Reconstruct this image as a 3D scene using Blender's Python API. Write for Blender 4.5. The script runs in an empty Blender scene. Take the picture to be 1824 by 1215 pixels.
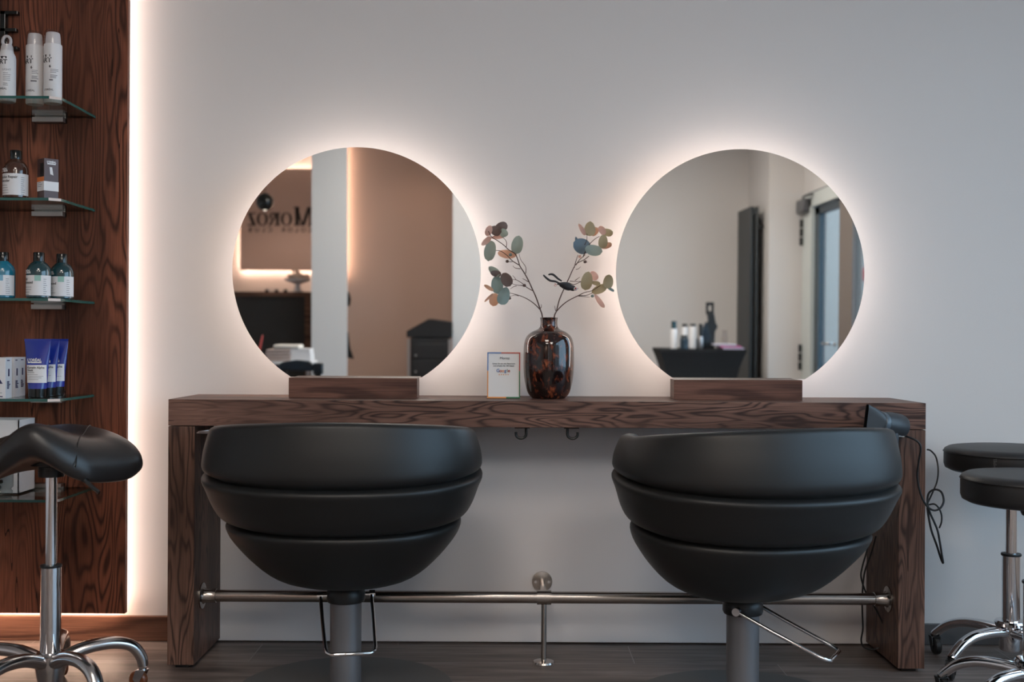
import bpy, bmesh, math, random
from mathutils import Vector, Matrix
S = bpy.context.scene
COL = S.collection
PI = math.pi
F = 2027.0                      # focal length in pixels of the 1824 px wide frame
ROLL = 0.0052
# ---------------------------------------------------------------- camera
cd = bpy.data.cameras.new('camera'); cam = bpy.data.objects.new('camera', cd); COL.objects.link(cam)
cd.sensor_width = 36; cd.lens = F/1824*36
cd.clip_start = 0.05
cam.matrix_world = Matrix.Translation((0, 0, 1)) @ Matrix.Rotation(PI/2, 4, 'X') @ Matrix.Rotation(ROLL, 4, 'Z')
cd.dof.use_dof = True; cd.dof.focus_distance = 3.42; cd.dof.aperture_fstop = 2.4
S.camera = cam
# ---------------------------------------------------------------- world, light, exposure
W = bpy.data.worlds.new('sky'); S.world = W; W.use_nodes = True
bg = W.node_tree.nodes['Background']; bg.inputs[0].default_value = (0.52, 0.75, 1.0, 1); bg.inputs[1].default_value = 4.5
S.view_settings.view_transform = 'Standard'; S.view_settings.look = 'None'
S.view_settings.exposure = 0.0; S.view_settings.gamma = 1.0
S.view_settings.use_curve_mapping = False
WARM = (1.0, 0.66, 0.50)
FILL_E = 13.5  # strength of the added ceiling fill
LED_MIRROR, LED_PANEL, LED_SIGN, LED_COL = 16.0, 10.0, 17.0, 36.0
def area(name, loc, rot, sx, sy, power, color, portal=False):
    l = bpy.data.lights.new(name, 'AREA'); l.shape = 'RECTANGLE'; l.size = sx; l.size_y = sy
    l.energy = power; l.color = color
    if portal: l.cycles.is_portal = True
    o = bpy.data.objects.new(name, l); COL.objects.link(o); o.location = loc; o.rotation_euler = rot
    return o

# ---------------------------------------------------------------- helpers
def P(px, py, D):
    du, dv = px-912, py-607.5
    return Vector(((du+ROLL*dv)*D/F, D, 1-(dv-ROLL*du)*D/F))
def mat(name, col, rough=.5, metal=0, **k):
    m = bpy.data.materials.new(name); m.use_nodes = True
    b = m.node_tree.nodes['Principled BSDF']
    b.inputs['Base Color'].default_value = (*col, 1); b.inputs['Roughness'].default_value = rough
    b.inputs['Metallic'].default_value = metal
    for a, v in k.items():
        n = {'spec': 'Specular IOR Level', 'coat': 'Coat Weight', 'coatr': 'Coat Roughness', 'trans': 'Transmission Weight', 'alpha': 'Alpha',
             'es': 'Emission Strength', 'sheen': 'Sheen Weight', 'ior': 'IOR'}.get(a)
        if a == 'ec': b.inputs['Emission Color'].default_value = (*v, 1)
        else: b.inputs[n].default_value = v
    return m
def nn(m, t, **k):
    n = m.node_tree.nodes.new(t)
    for a, v in k.items(): setattr(n, a, v)
    return n
def lk(m, a, b): m.node_tree.links.new(a, b)
def bsdf(m): return m.node_tree.nodes['Principled BSDF']
def noise(m, vec, scale, detail=4, rough=.5, dist=0):
    n = nn(m, 'ShaderNodeTexNoise'); n.inputs['Scale'].default_value = scale; n.inputs['Detail'].default_value = detail
    n.inputs['Roughness'].default_value = rough; n.inputs['Distortion'].default_value = dist
    lk(m, vec, n.inputs['Vector']); return n.outputs['Fac']
def mapping(m, scale, loc=(0, 0, 0), coord='Object'):
    tc = nn(m, 'ShaderNodeTexCoord'); mp = nn(m, 'ShaderNodeMapping')
    mp.inputs['Scale'].default_value = scale; mp.inputs['Location'].default_value = loc
    lk(m, tc.outputs[coord], mp.inputs['Vector']); return mp.outputs['Vector']
def math_(m, op, a, b=None, c=None, clamp=False):
    n = nn(m, 'ShaderNodeMath', operation=op); n.use_clamp = clamp
    for i, v in enumerate((a, b, c)):
        if v is None: continue
        if isinstance(v, (int, float)): n.inputs[i].default_value = v
        else: lk(m, v, n.inputs[i])
    return n.outputs[0]
def ramp(m, fac, stops):
    r = nn(m, 'ShaderNodeValToRGB'); e = r.color_ramp.elements
    while len(e) < len(stops): e.new(.5)
    for i, (p, c) in enumerate(stops):
        e[i].position = p; e[i].color = (*c, 1) if len(c) == 3 else c
    lk(m, fac, r.inputs[0]); return r.outputs[0]
def mixc(m, fac, a, b, mode='MIX'):
    n = nn(m, 'ShaderNodeMix', data_type='RGBA', blend_type=mode)
    for i, v in ((0, fac), (6, a), (7, b)):
        if isinstance(v, (int, float)): n.inputs[i].default_value = v
        elif isinstance(v, tuple): n.inputs[i].default_value = (*v, 1)
        else: lk(m, v, n.inputs[i])
    return n.outputs[2]
def bump(m, h, strength=.2, dist=.002):
    b = nn(m, 'ShaderNodeBump'); b.inputs['Strength'].default_value = strength; b.inputs['Distance'].default_value = dist
    lk(m, h, b.inputs['Height']); lk(m, b.outputs[0], bsdf(m).inputs['Normal'])

def wood(name, axis, light, dark, seed=0.0, ring=46, rough=.5, plank=None, along=1.0, across=7.0):
    """oak decor: grain runs along axis; contour lines of a stretched noise give the cathedral figure"""
    m = mat(name, light, rough)
    sc = [across]*3; sc['xyz'.index(axis)] = along
    v = mapping(m, tuple(sc), (seed, seed*1.7, seed*.6))
    base = noise(m, v, 1.0, 1.5, .45, .25)
    sc2 = [9.0]*3; sc2['xyz'.index(axis)] = 5.0
    wob = noise(m, mapping(m, tuple(sc2), (seed, 0, 0)), 2.2, 3, .6)
    lines = math_(m, 'SINE', math_(m, 'ADD', math_(m, 'MULTIPLY', base, ring*2.6), math_(m, 'MULTIPLY', wob, 1.6)))
    lines = math_(m, 'POWER', math_(m, 'MULTIPLY_ADD', lines, .5, .5), 2.2)
    sc3 = [260.0]*3; sc3['xyz'.index(axis)] = 7.0
    fib = noise(m, mapping(m, tuple(sc3), (0, seed, 0)), 1.0, 3, .6)
    sc4 = [5.5]*3; sc4['xyz'.index(axis)] = .8
    blot = noise(m, mapping(m, tuple(sc4), (seed*2.3, 4, 1)), 1.0, 3, .55)
    sc5 = [2.6]*3; sc5['xyz'.index(axis)] = .5
    zone = ramp(m, noise(m, mapping(m, tuple(sc5), (seed*1.3, 9, 3)), 1.6, 2, .5), [(.30, (.10,)*3), (.52, (1,)*3)])
    c = mixc(m, math_(m, 'MULTIPLY', math_(m, 'MULTIPLY', lines, zone), .85), light, dark)
    c = mixc(m, ramp(m, blot, [(.42, (0,)*3), (.66, (.78,)*3)]), c, tuple(x*.55+y*.12 for x, y in zip(dark, light)))
    c = mixc(m, .55, c, ramp(m, fib, [(.30, (.42,)*3), (.62, (1.15,)*3)]), 'MULTIPLY')
    sc6 = [16.0]*3; sc6['xyz'.index(axis)] = .9
    crack = noise(m, mapping(m, tuple(sc6), (seed*3.1, 2, seed)), 1.0, 2, .5)
    crack = math_(m, 'LESS_THAN', math_(m, 'ABSOLUTE', math_(m, 'SUBTRACT', crack, .66)), .0035)
    c = mixc(m, math_(m, 'MULTIPLY', crack, .8), c, tuple(x*.3 for x in dark))
    if plank:
        tc = nn(m, 'ShaderNodeTexCoord'); sp = nn(m, 'ShaderNodeSeparateXYZ'); lk(m, tc.outputs['Object'], sp.inputs[0])
        wn = nn(m, 'ShaderNodeTexWhiteNoise', noise_dimensions='1D')
        lk(m, math_(m, 'FLOOR', math_(m, 'DIVIDE', math_(m, 'ADD', sp.outputs[plank[0]], plank[2]), plank[1])), wn.inputs['W'])
        c = mixc(m, .7, c, ramp(m, wn.outputs['Value'], [(0, (.62,)*3), (1, (1.2,)*3)]), 'MULTIPLY')
    lk(m, c, bsdf(m).inputs['Base Color'])
    bump(m, math_(m, 'ADD', fib, math_(m, 'MULTIPLY', lines, -.5)), .25, .001)
    bsdf(m).inputs['Specular IOR Level'].default_value = .22
    return m

class B:
    """collects shapes in one bmesh and links them as ONE mesh object"""
    def __init__(s): s.bm = bmesh.new(); s.mi = 0
    def _f(s, vs):
        try: f = s.bm.faces.new(vs)
        except ValueError: return
        f.material_index = s.mi; return f
    def box(s, x0, x1, y0, y1, z0, z1, M=None):
        c = [Vector((x, y, z)) for x in (x0, x1) for y in (y0, y1) for z in (z0, z1)]
        if M: c = [M @ v for v in c]
        v = [s.bm.verts.new(p) for p in c]
        for q in ((0, 1, 3, 2), (4, 6, 7, 5), (0, 4, 5, 1), (2, 3, 7, 6), (0, 2, 6, 4), (1, 5, 7, 3)): s._f([v[i] for i in q])
        return s
    def prism(s, pts, y0, y1, M=None):
        """outline in x,z extruded along y"""
        a = [Vector((x, y0, z)) for x, z in pts]; b = [Vector((x, y1, z)) for x, z in pts]
        if M: a = [M @ v for v in a]; b = [M @ v for v in b]
        a = [s.bm.verts.new(p) for p in a]; b = [s.bm.verts.new(p) for p in b]
        s._f(a); s._f(b[::-1]); n = len(a)
        for i in range(n): s._f([a[i], b[i], b[(i+1) % n], a[(i+1) % n]])
        return s
    def lathe(s, prof, seg=40, M=None, capb=True, capt=True, sx=1, sy=1):
        rows = []
        for r, z in prof:
            row = []
            for k in range(seg):
                a = 2*PI*k/seg; p = Vector((r*sx*math.cos(a), r*sy*math.sin(a), z))
                row.append(s.bm.verts.new(M @ p if M else p))
            rows.append(row)
        for i in range(len(rows)-1):
            for k in range(seg): s._f([rows[i][k], rows[i][(k+1) % seg], rows[i+1][(k+1) % seg], rows[i+1][k]])
        if capb: s._f(rows[0][::-1])
        if capt: s._f(rows[-1])
        return s
    def tube(s, pts, r, seg=10, closed=False, flat=1.0, caps=True, up=None):
        pts = [Vector(p) for p in pts]; n = len(pts); rows = []
        rr = r if isinstance(r, (list, tuple)) else [r]*n
        nrm = Vector(up) if up else None
        for i, p in enumerate(pts):
            t = (pts[(i+1) % n]-pts[i-1]) if closed else (pts[min(i+1, n-1)]-pts[max(i-1, 0)])
            if t.length < 1e-9: t = Vector((0, 0, 1))
            t.normalize()
            if nrm is None:
                nrm = t.orthogonal()
            nrm = (nrm - t*nrm.dot(t))
            if nrm.length < 1e-6: nrm = t.orthogonal()
            nrm.normalize(); bn = t.cross(nrm)
            rows.append([s.bm.verts.new(p + nrm*math.cos(2*PI*k/seg)*rr[i]*flat + bn*math.sin(2*PI*k/seg)*rr[i]) for k in range(seg)])
        m = n if closed else n-1
        for i in range(m):
            a, b = rows[i], rows[(i+1) % n]
            for k in range(seg): s._f([a[k], a[(k+1) % seg], b[(k+1) % seg], b[k]])
        if caps and not closed: s._f(rows[0][::-1]); s._f(rows[-1])
        return s
    def grid(s, fn, nu, nv, closeu=False):
        rows = [[s.bm.verts.new(fn(i/(nu if closeu else nu-1), j/(nv-1))) for i in range(nu)] for j in range(nv)]
        for j in range(nv-1):
            for i in range(nu if closeu else nu-1):
                s._f([rows[j][i], rows[j][(i+1) % nu], rows[j+1][(i+1) % nu], rows[j+1][i]])
        return rows
    def text(s, body, size, place, align='CENTER', bold=0.0, depth=0.0):
        """letters as flat polygons; place(x, y) -> 3-D point"""
        cu = bpy.data.curves.new('t', 'FONT'); cu.body = body; cu.size = size; cu.align_x = align; cu.offset = bold; cu.resolution_u = 3
        if depth: cu.extrude = depth
        o = bpy.data.objects.new('t', cu); COL.objects.link(o)
        dg = bpy.context.evaluated_depsgraph_get(); dg.update()
        me = bpy.data.meshes.new_from_object(o.evaluated_get(dg))
        vs = [s.bm.verts.new(place(v.co.x, v.co.y) if not depth else place(v.co.x, v.co.y, v.co.z)) for v in me.vertices]
        for p in me.polygons: s._f([vs[i] for i in p.vertices])
        bpy.data.objects.remove(o); bpy.data.curves.remove(cu); bpy.data.meshes.remove(me)
        return s
    def build(s, name, mats, parent=None, smooth=True, bevel=0, seg=2, subd=0, weld=False, norm=True, sharp=35):
        me = bpy.data.meshes.new(name)
        if weld: bmesh.ops.remove_doubles(s.bm, verts=s.bm.verts, dist=1e-5)
        if norm: bmesh.ops.recalc_face_normals(s.bm, faces=s.bm.faces)
        if smooth:
            for f in s.bm.faces: f.smooth = True
            ca = math.radians(sharp)
            for e in s.bm.edges:
                if len(e.link_faces) == 2 and e.calc_face_angle(0) > ca: e.smooth = False
        s.bm.to_mesh(me); s.bm.free()
        for m in (mats if isinstance(mats, (list, tuple)) else [mats]): me.materials.append(m)
        o = bpy.data.objects.new(name, me); COL.objects.link(o)
        if parent: o.parent = parent
        if bevel:
            md = o.modifiers.new('b', 'BEVEL'); md.width = bevel; md.segments = seg; md.limit_method = 'ANGLE'; md.angle_limit = .6
        if subd:
            md = o.modifiers.new('s', 'SUBSURF'); md.levels = subd; md.render_levels = subd
        return o
def spline(pts, n=8):
    pts = [Vector(p) for p in pts]; out = []
    for i in range(len(pts)-1):
        p0 = pts[max(i-1, 0)]; p1 = pts[i]; p2 = pts[i+1]; p3 = pts[min(i+2, len(pts)-1)]
        for k in range(n):
            t = k/n
            out.append(.5*((2*p1)+(p2-p0)*t+(2*p0-5*p1+4*p2-p3)*t*t+(3*p1-p0-3*p2+p3)*t**3))
    out.append(pts[-1]); return out
def thing(name, label, cat, loc=(0, 0, 0), rz=0, group=None):
    o = bpy.data.objects.new(name, None); COL.objects.link(o); o.location = loc; o.rotation_euler = (0, 0, rz)
    o.empty_display_size = .05
    return tag(o, label, cat, group)
def tag(o, label, cat, group=None):
    o['label'] = label; o['category'] = cat
    if group: o['group'] = group
    return o
def struct(o): o['kind'] = 'structure'; return o
def children(o): return [c for c in bpy.data.objects if c.parent == o]
def copy_tree(o, parent=None):
    c = o.copy(); COL.objects.link(c)
    if parent: c.parent = parent
    for ch in children(o): copy_tree(ch, c)
    return c
def cyl(r, phi=0.0, z0=0.0, off=.0006):
    return lambda x, y: Vector(((r+off)*math.sin(x/r+phi), -(r+off)*math.cos(x/r+phi), z0+y))
def wrap(b, r, phi, x0, x1, z0, z1, off=.0004, n=14):
    f = cyl(r, phi, 0, off)
    b.grid(lambda u, v: f(x0+(x1-x0)*u, z0+(z1-z0)*v), n, 2)
    return b
def bars(b, place, x, y, w, n, pitch, h, rnd):
    """rows of small print, as thin bars"""
    for i in range(n):
        ww = w*rnd.uniform(.55, 1.0); yy = y-i*pitch; k = 6
        for j in range(k):
            xa, xb = x+ww*j/k, x+ww*(j+1)/k
            b._f([b.bm.verts.new(place(*q)) for q in ((xa, yy), (xb, yy), (xb, yy+h), (xa, yy+h))])

# ---------------------------------------------------------------- materials
def plaster(name, col, rough=.85):
    m = mat(name, col, rough)
    n = noise(m, mapping(m, (1, 1, 1)), 160, 3, .6); bump(m, n, .12, .0015); return m
M_wall = plaster('white_plaster', (.70, .67, .65))
M_white2 = plaster('white_panel', (.80, .77, .77), .6)
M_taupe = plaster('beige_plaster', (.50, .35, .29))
M_ceil = plaster('ceiling_paint', (.75, .73, .70))
M_panelwood = wood('red_brown_oak_vertical', 'z', (.290, .096, .052), (.040, .015, .010), 3.0, 42, .45, plank=(0, .205, .02), along=1.5, across=11.0)
M_deskwood = wood('smoked_oak_horizontal', 'x', (.235, .125, .093), (.030, .018, .017), 7.3, 25, .42, along=3.2, across=24.0)
M_legwood = wood('smoked_oak_vertical', 'z', (.225, .122, .088), (.032, .018, .015), 1.9, 29, .42, along=2.6, across=17.0)
M_blockwood = wood('walnut_block_grain', 'x', (.20, .095, .068), (.05, .024, .020), 5.1, 7, .4, along=3.0, across=26.0)
M_skirtwood = wood('skirting_oak', 'x', (.26, .125, .08), (.06, .028, .018), 9.4, 18, .5)
def leather(name, col, rough, b_=.25, coat=.0):
    m = mat(name, col, rough, spec=.5, coat=coat, coatr=.35)
    n = noise(m, mapping(m, (1, 1, 1)), 420, 2, .5); bump(m, n, b_, .0006); return m
M_chair = leather('charcoal_vinyl', (.0060, .0062, .0062), .47)
bsdf(M_chair).inputs['Sheen Weight'].default_value = .03
M_leather = leather('black_leather', (.020, .018, .018), .36, .15)
M_stool = leather('black_stool_vinyl', (.014, .014, .015), .45)
M_black = mat('black_plastic', (.012, .013, .014), .4)
M_gloss = mat('glossy_black', (.008, .010, .010), .12)
M_chrome = mat('chrome', (.78, .78, .80), .07, 1)
M_steel = mat('brushed_steel', (.50, .46, .43), .22, 1)
M_alu = mat('polished_aluminium', (.62, .60, .60), .20, 1)
M_grey = mat('grey_powder_coat', (.20, .20, .215), .42, .55)
M_plate = mat('dark_grey_base', (.12, .115, .112), .50, .3)
M_satin = mat('satin_aluminium', (.52, .49, .48), .4, 1)
M_white = mat('white_plastic', (.80, .78, .78), .35)
M_label = mat('label_white', (.80, .79, .80), .5)
M_ink = mat('black_ink', (.02, .02, .022), .6)
M_inkg = mat('grey_ink', (.16, .15, .16), .6)
M_mirror = mat('mirror_silver', (.83, .85, .85), .0, 1)
M_medge = mat('mirror_edge', (.05, .06, .055), .2)
def led(name, s, c=WARM): return mat(name, (.9, .9, .9), .5, es=s, ec=c)
M_ledm = led('led_mirror_light', LED_MIRROR, (1, .84, .76)); M_ledp = led('led_panel_light', LED_PANEL, (1, .86, .77))
M_ledb = led('led_floor_light', LED_PANEL*3.3, (1, .68, .50))
M_leds = led('led_sign_light', LED_SIGN); M_ledc = led('led_column_light', LED_COL, (1, .70, .52))
def clear(name, tint, refl=1.0, rough=.02):
    m = bpy.data.materials.new(name); m.use_nodes = True; nt = m.node_tree; nt.nodes.remove(nt.nodes['Principled BSDF'])
    t = nn(m, 'ShaderNodeBsdfTransparent'); t.inputs[0].default_value = (*tint, 1)
    g = nn(m, 'ShaderNodeBsdfGlossy'); g.inputs['Roughness'].default_value = rough
    fr = nn(m, 'ShaderNodeFresnel'); ge = nn(m, 'ShaderNodeNewGeometry'); lk(m, math_(m, 'MULTIPLY_ADD', ge.outputs['Backfacing'], 1/1.45-1.45, 1.45), fr.inputs['IOR'])
    mx = nn(m, 'ShaderNodeMixShader'); lk(m, math_(m, 'MULTIPLY', fr.outputs[0], refl), mx.inputs[0])
    lk(m, t.outputs[0], mx.inputs[1]); lk(m, g.outputs[0], mx.inputs[2])
    lk(m, mx.outputs[0], nt.nodes['Material Output'].inputs[0]); return m
M_glass = clear('shelf_glass', (.86, .92, .90)); M_pane = clear('window_glass', (.93, .96, .96))
M_clearcap = clear('clear_plastic', (.90, .88, .88), 1.0, .08); M_acryl = clear('clear_acrylic', (.96, .95, .94))
M_gedge = mat('glass_edge_teal', (.020, .105, .090), .12, spec=.7)
M_gglint = mat('painted_glass_glint', (.75, .62, .55), .3)  # reflection on the shelf's chamfered corner, painted as a pale colour

# floor: wood-look tiles
M_floor = mat('wood_look_tile', (.1, .09, .09), .40, spec=.35)
def floor_mat(m):
    v = mapping(m, (1, 1, 1), (.37, .065, 0))
    br = nn(m, 'ShaderNodeTexBrick'); br.offset = .37; br.squash = 1
    for a, b in (('Scale', 1.0), ('Mortar Size', .0016), ('Mortar Smooth', .1), ('Bias', 0), ('Brick Width', 1.2), ('Row Height', .20)): br.inputs[a].default_value = b
    br.inputs['Color1'].default_value = (.75,)*3+(1,); br.inputs['Color2'].default_value = (1.15,)*3+(1,); br.inputs['Mortar'].default_value = (1, 1, 1, 1)
    lk(m, v, br.inputs['Vector'])
    n1 = noise(m, mapping(m, (1.4, 16, 1)), 1.5, 5, .6, .6); n2 = noise(m, mapping(m, (6, 150, 1)), 1, 3, .6)
    c = ramp(m, n1, [(.3, (.085, .066, .058)), (.52, (.18, .140, .124)), (.7, (.29, .235, .21))])
    c = mixc(m, .45, c, ramp(m, n2, [(.3, (.5,)*3), (.65, (1.2,)*3)]), 'MULTIPLY')
    c = mixc(m, 1.0, c, br.outputs['Color'], 'MULTIPLY')
    c = mixc(m, br.outputs['Fac'], c, (.27, .235, .22))
    lk(m, c, bsdf(m).inputs['Base Color']); bump(m, n2, .15, .001)
floor_mat(M_floor)
# tortoiseshell vase glass
M_vase = mat('tortoiseshell_glass', (.02, .01, .01), .08, spec=.5, coat=.35, coatr=.03)
def vase_mat(m):
    v = mapping(m, (1, 1, .62))
    n = noise(m, v, 52, 3, .55, .5); n2 = noise(m, v, 120, 2, .5)
    f = math_(m, 'ADD', n, math_(m, 'MULTIPLY', math_(m, 'SUBTRACT', n2, .5), .25))
    lk(m, ramp(m, f, [(.46, (.010, .006, .006)), (.57, (.045, .012, .008)), (.70, (.22, .052, .020)), (.80, (.42, .15, .07))]), bsdf(m).inputs['Base Color'])
vase_mat(M_vase)

# ================================================================ THE ROOM
WY = 3.78                                   # the mirror wall
def box_struct(name, m, *boxes):
    b = B()
    for q in boxes: b.box(*q)
    return struct(b.build(name, m, smooth=False))
box_struct('floor', M_floor, (-3.8, 2.85, -6.5, 3.95, -.06, 0))
box_struct('ceiling', M_ceil, (-3.8, 2.85, -6.5, 3.95, 2.95, 3.05))
box_struct('wall_front', M_wall, (-3.8, 2.85, WY, WY+.15, 0, 2.95))
box_struct('wall_left', M_wall, (-3.8, -3.6, -6.5, WY, 0, 2.95))
WX = 2.63
box_struct('wall_right', M_wall, (WX, WX+.22, 3.25, WY, 0, 2.95), (WX, WX+.22, -.85, 3.25, 0, .4), (WX, WX+.22, -.85, 3.25, 2.7, 2.95),
           (WX, WX+.22, -1.0, -.85, 0, 2.95), (WX, WX+.22, -2.97, -1.0, 2.18, 2.95), (WX, WX+.09, -3.15, -2.97, 0, 2.95))
box_struct('wall_return', M_wall, (2.32, 2.72, -4.0, -2.99, 0, 2.95))
box_struct('wall_back', M_wall, (.30, 2.32, -4.05, -3.9, 0, 2.95))
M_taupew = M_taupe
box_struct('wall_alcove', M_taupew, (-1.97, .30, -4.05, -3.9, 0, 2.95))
box_struct('wall_rear', M_wall, (-3.6, -1.82, -6.3, -6.15, 0, 2.95))
box_struct('wall_passage', M_wall, (-1.97, -1.82, -6.15, -4.05, 0, 2.95))
# white lower panel under the desk, and skirtings
b = B().box(-1.0, 1.2, WY-.018, WY, .004, .735); struct(b.build('trim_1', M_white2, bevel=.003, smooth=False))
b = B().box(-3.6, -1.045, WY-.016, WY, 0, .083); struct(b.build('baseboard_left', M_skirtwood, bevel=.003, smooth=False))
b = B().box(1.265, 2.63, WY-.012, WY, 0, .07); struct(b.build('baseboard_right', mat('grey_skirting', (.09, .085, .085), .6), bevel=.003, smooth=False))
# shop window
b = B()
for y in (-.85, .95, 3.19): b.box(WX+.05, WX+.11, y, y+.06, .4, 2.7)
for z in (.4, 2.64): b.box(WX+.05, WX+.11, -.85, 3.25, z, z+.06)
w = struct(b.build('window_1', mat('white_frame', (.6, .6, .58), .4), smooth=False))
b = B().box(WX+.078, WX+.084, -.80, 3.20, .45, 2.65); b.build('window_pane', M_pane, w, smooth=False)
# glazed door seen in the right mirror
M_frame = mat('pale_door_frame', (.62, .66, .64), .35)
d = B()
d.box(WX-.02, WX+.10, -2.95, -2.66, 0, 2.12); d.box(WX-.02, WX+.10, -2.95, -1.0, 2.04, 2.16)
door = struct(d.build('door_1', M_frame, bevel=.004, smooth=False))
d = B().box(WX+.01, WX+.07, -2.64, -2.50, .03, 2.03).box(WX+.01, WX+.07, -2.64, -1.86, 1.97, 2.03).box(WX+.01, WX+.07, -2.64, -1.86, .03, .15)
d.build('door_rebate', mat('dark_blue_grey_seal', (.035, .055, .07), .4), door, smooth=False)
d = B().box(WX+.0, WX+.08, -1.86, -1.50, 0, 2.04); d.build('door_stile', mat('brown_grey_stile', (.20, .165, .145), .5), door, smooth=False)
d = B().box(WX+.03, WX+.036, -2.5, -1.86, .15, 1.97).box(WX+.03, WX+.036, -1.50, -1.0, .0, 2.04); d.build('door_pane', M_pane, door, smooth=False)
for z in (.60, 1.72):
    d = B()
    for k in range(3): d.lathe([(.016, z+k*.08), (.016, z+k*.08+.07)], 12, Matrix.Translation((WX-.035, -2.93, 0)))
    d.build('door_hinge', M_black, door)
d = B().tube(spline([(WX-.0, -1.98, .86), (WX-.06, -1.98, .86), (WX-.06, -2.12, .86)], 5), .010, 10).lathe([(.025, .0), (.025, .008)], 16, Matrix.Translation((WX+.01, -1.98, .86)) @ Matrix.Rotation(-PI/2, 4, 'Y'))
d.build('door_handle', M_steel, door)
c = thing('door_closer', 'dark grey overhead closer box at the top corner of the glazed door', 'door closer', (WX-.02, -2.80, 2.02))
B().box(-.06, 0, -.16, .10, -.02, .10).build('body', mat('closer_grey', (.10, .10, .11), .4), c, bevel=.012)
B().tube([(-.04, .0, .11), (-.06, .12, .115), (-.02, .26, .12)], .009, 8).build('arm', M_black, c)
# outside
M_fac = plaster('grey_facade', (.34, .31, .28))
o = B().box(3.0, 13, -9.2, -9.0, 0, 5.0).build('street_facade', M_fac, smooth=False); tag(o, 'pale grey building across the street, seen through the glazed door', 'building')
b = B().box(2.85, 14, -12, 8, -.12, -.06); struct(b.build('pavement', mat('pavement_grey', (.25, .25, .26), .8), smooth=False))
a = thing('parasol', 'small red street parasol seen through the glazed door', 'parasol', (4.85, -7.6, -.06))
B().lathe([(.45, 1.62), (.44, 1.72), (.02, 1.86)], 20).build('canopy', mat('red_fabric', (.35, .03, .03), .7), a)
B().lathe([(.02, 0), (.02, 1.7)], 10).build('pole', M_white, a)

# ================================================================ wood wall panel with LED strips
PX1 = P(225, 600, 3.685).x
pn = thing('wood_wall_panel', 'tall red-brown oak wall panel glowing along its right and bottom edge', 'wall panel', (0, 0, 0))
zb = P(150, 1093, 3.685).z
B().box(-3.2, PX1, 3.685, 3.708, zb, 2.95).build('board', M_panelwood, pn, bevel=.0015, smooth=False)
B().box(-3.15, PX1-.068, 3.708, WY-.001, zb+.03, 2.95).build('batten', M_black, pn, smooth=False)
B().box(PX1-.068, PX1-.056, 3.725, 3.765, zb+.035, 2.95).build('led_strip', M_ledp, pn, smooth=False)
B().box(-3.15, PX1-.04, 3.738, 3.756, zb+.006, zb+.016).build('led_strip', M_ledb, pn, smooth=False)
# raised letter E
e0 = P(1, 89, 3.67); e1 = P(32, 20, 3.67)
b = B(); x0, x1, z0, z1 = e0.x, e1.x, e0.z, e1.z
b.box(x0, x0+.016, 3.665, 3.685, z0, z1)
for z, xr in ((z1-.011, x1), ((z0+z1)/2-.004, x1-.004), (z0, x1)): b.box(x0, xr, 3.665, 3.685, z, z+.011)
tag(b.build('raised_letter', M_gloss, bevel=.001, smooth=False), 'black raised letter E on the wood panel above the top glass shelf', 'letter')

# glass shelves
SHZ = [1.722, 1.419, 1.120, .820, .520]; SX1 = -1.352; SY0 = 3.385
names = ['topmost glass shelf, carrying the white spray cans', 'second glass shelf from the top, carrying the amber bottle', 'middle glass shelf, carrying the teal bottles',
         'fourth glass shelf, carrying the blue tubes', 'lowest glass shelf, behind the saddle stool']
def make_shelf():
    t = thing('glass_shelf', names[0], 'shelf', (0, 0, SHZ[0]), 0, 'glass shelves on the wood panel')
    b = B(); x0, x1, y0, y1, c = -2.2, SX1, SY0, 3.685, .022
    pts = [(x0, y0), (x1-c*1.3, y0), (x1, y0+c), (x1, y1), (x0, y1)]
    lo = [b.bm.verts.new((x, y, -.008)) for x, y in pts]; hi = [b.bm.verts.new((x, y, 0)) for x, y in pts]
    b._f(lo[::-1]); b._f(hi)
    for i in range(5):
        b.mi = 2 if i == 1 else 1  # chamfer face carries the painted reflection
        b._f([lo[i], lo[(i+1) % 5], hi[(i+1) % 5], hi[i]])
    b.build('glass_pane', [M_glass, M_gedge, M_gglint], t, smooth=False)
    xb0, xb1 = P(57, 600, 3.66).x, P(112, 600, 3.66).x
    for q in (0, -.46):
        b = B().box(xb0+q, xb1+q, 3.650, 3.6855, .003, .013).box(xb0+q, xb1+q, 3.650, 3.6855, -.026, -.0105).box(xb0+q, xb1+q, 3.672, 3.6855, -.026, .013)
        b.build('shelf_clamp', M_satin, t, bevel=.001, smooth=False)
    return t
sh = make_shelf()
for i in range(1, 5):
    c = copy_tree(sh); c.location.z = SHZ[i]; c['label'] = names[i]

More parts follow.
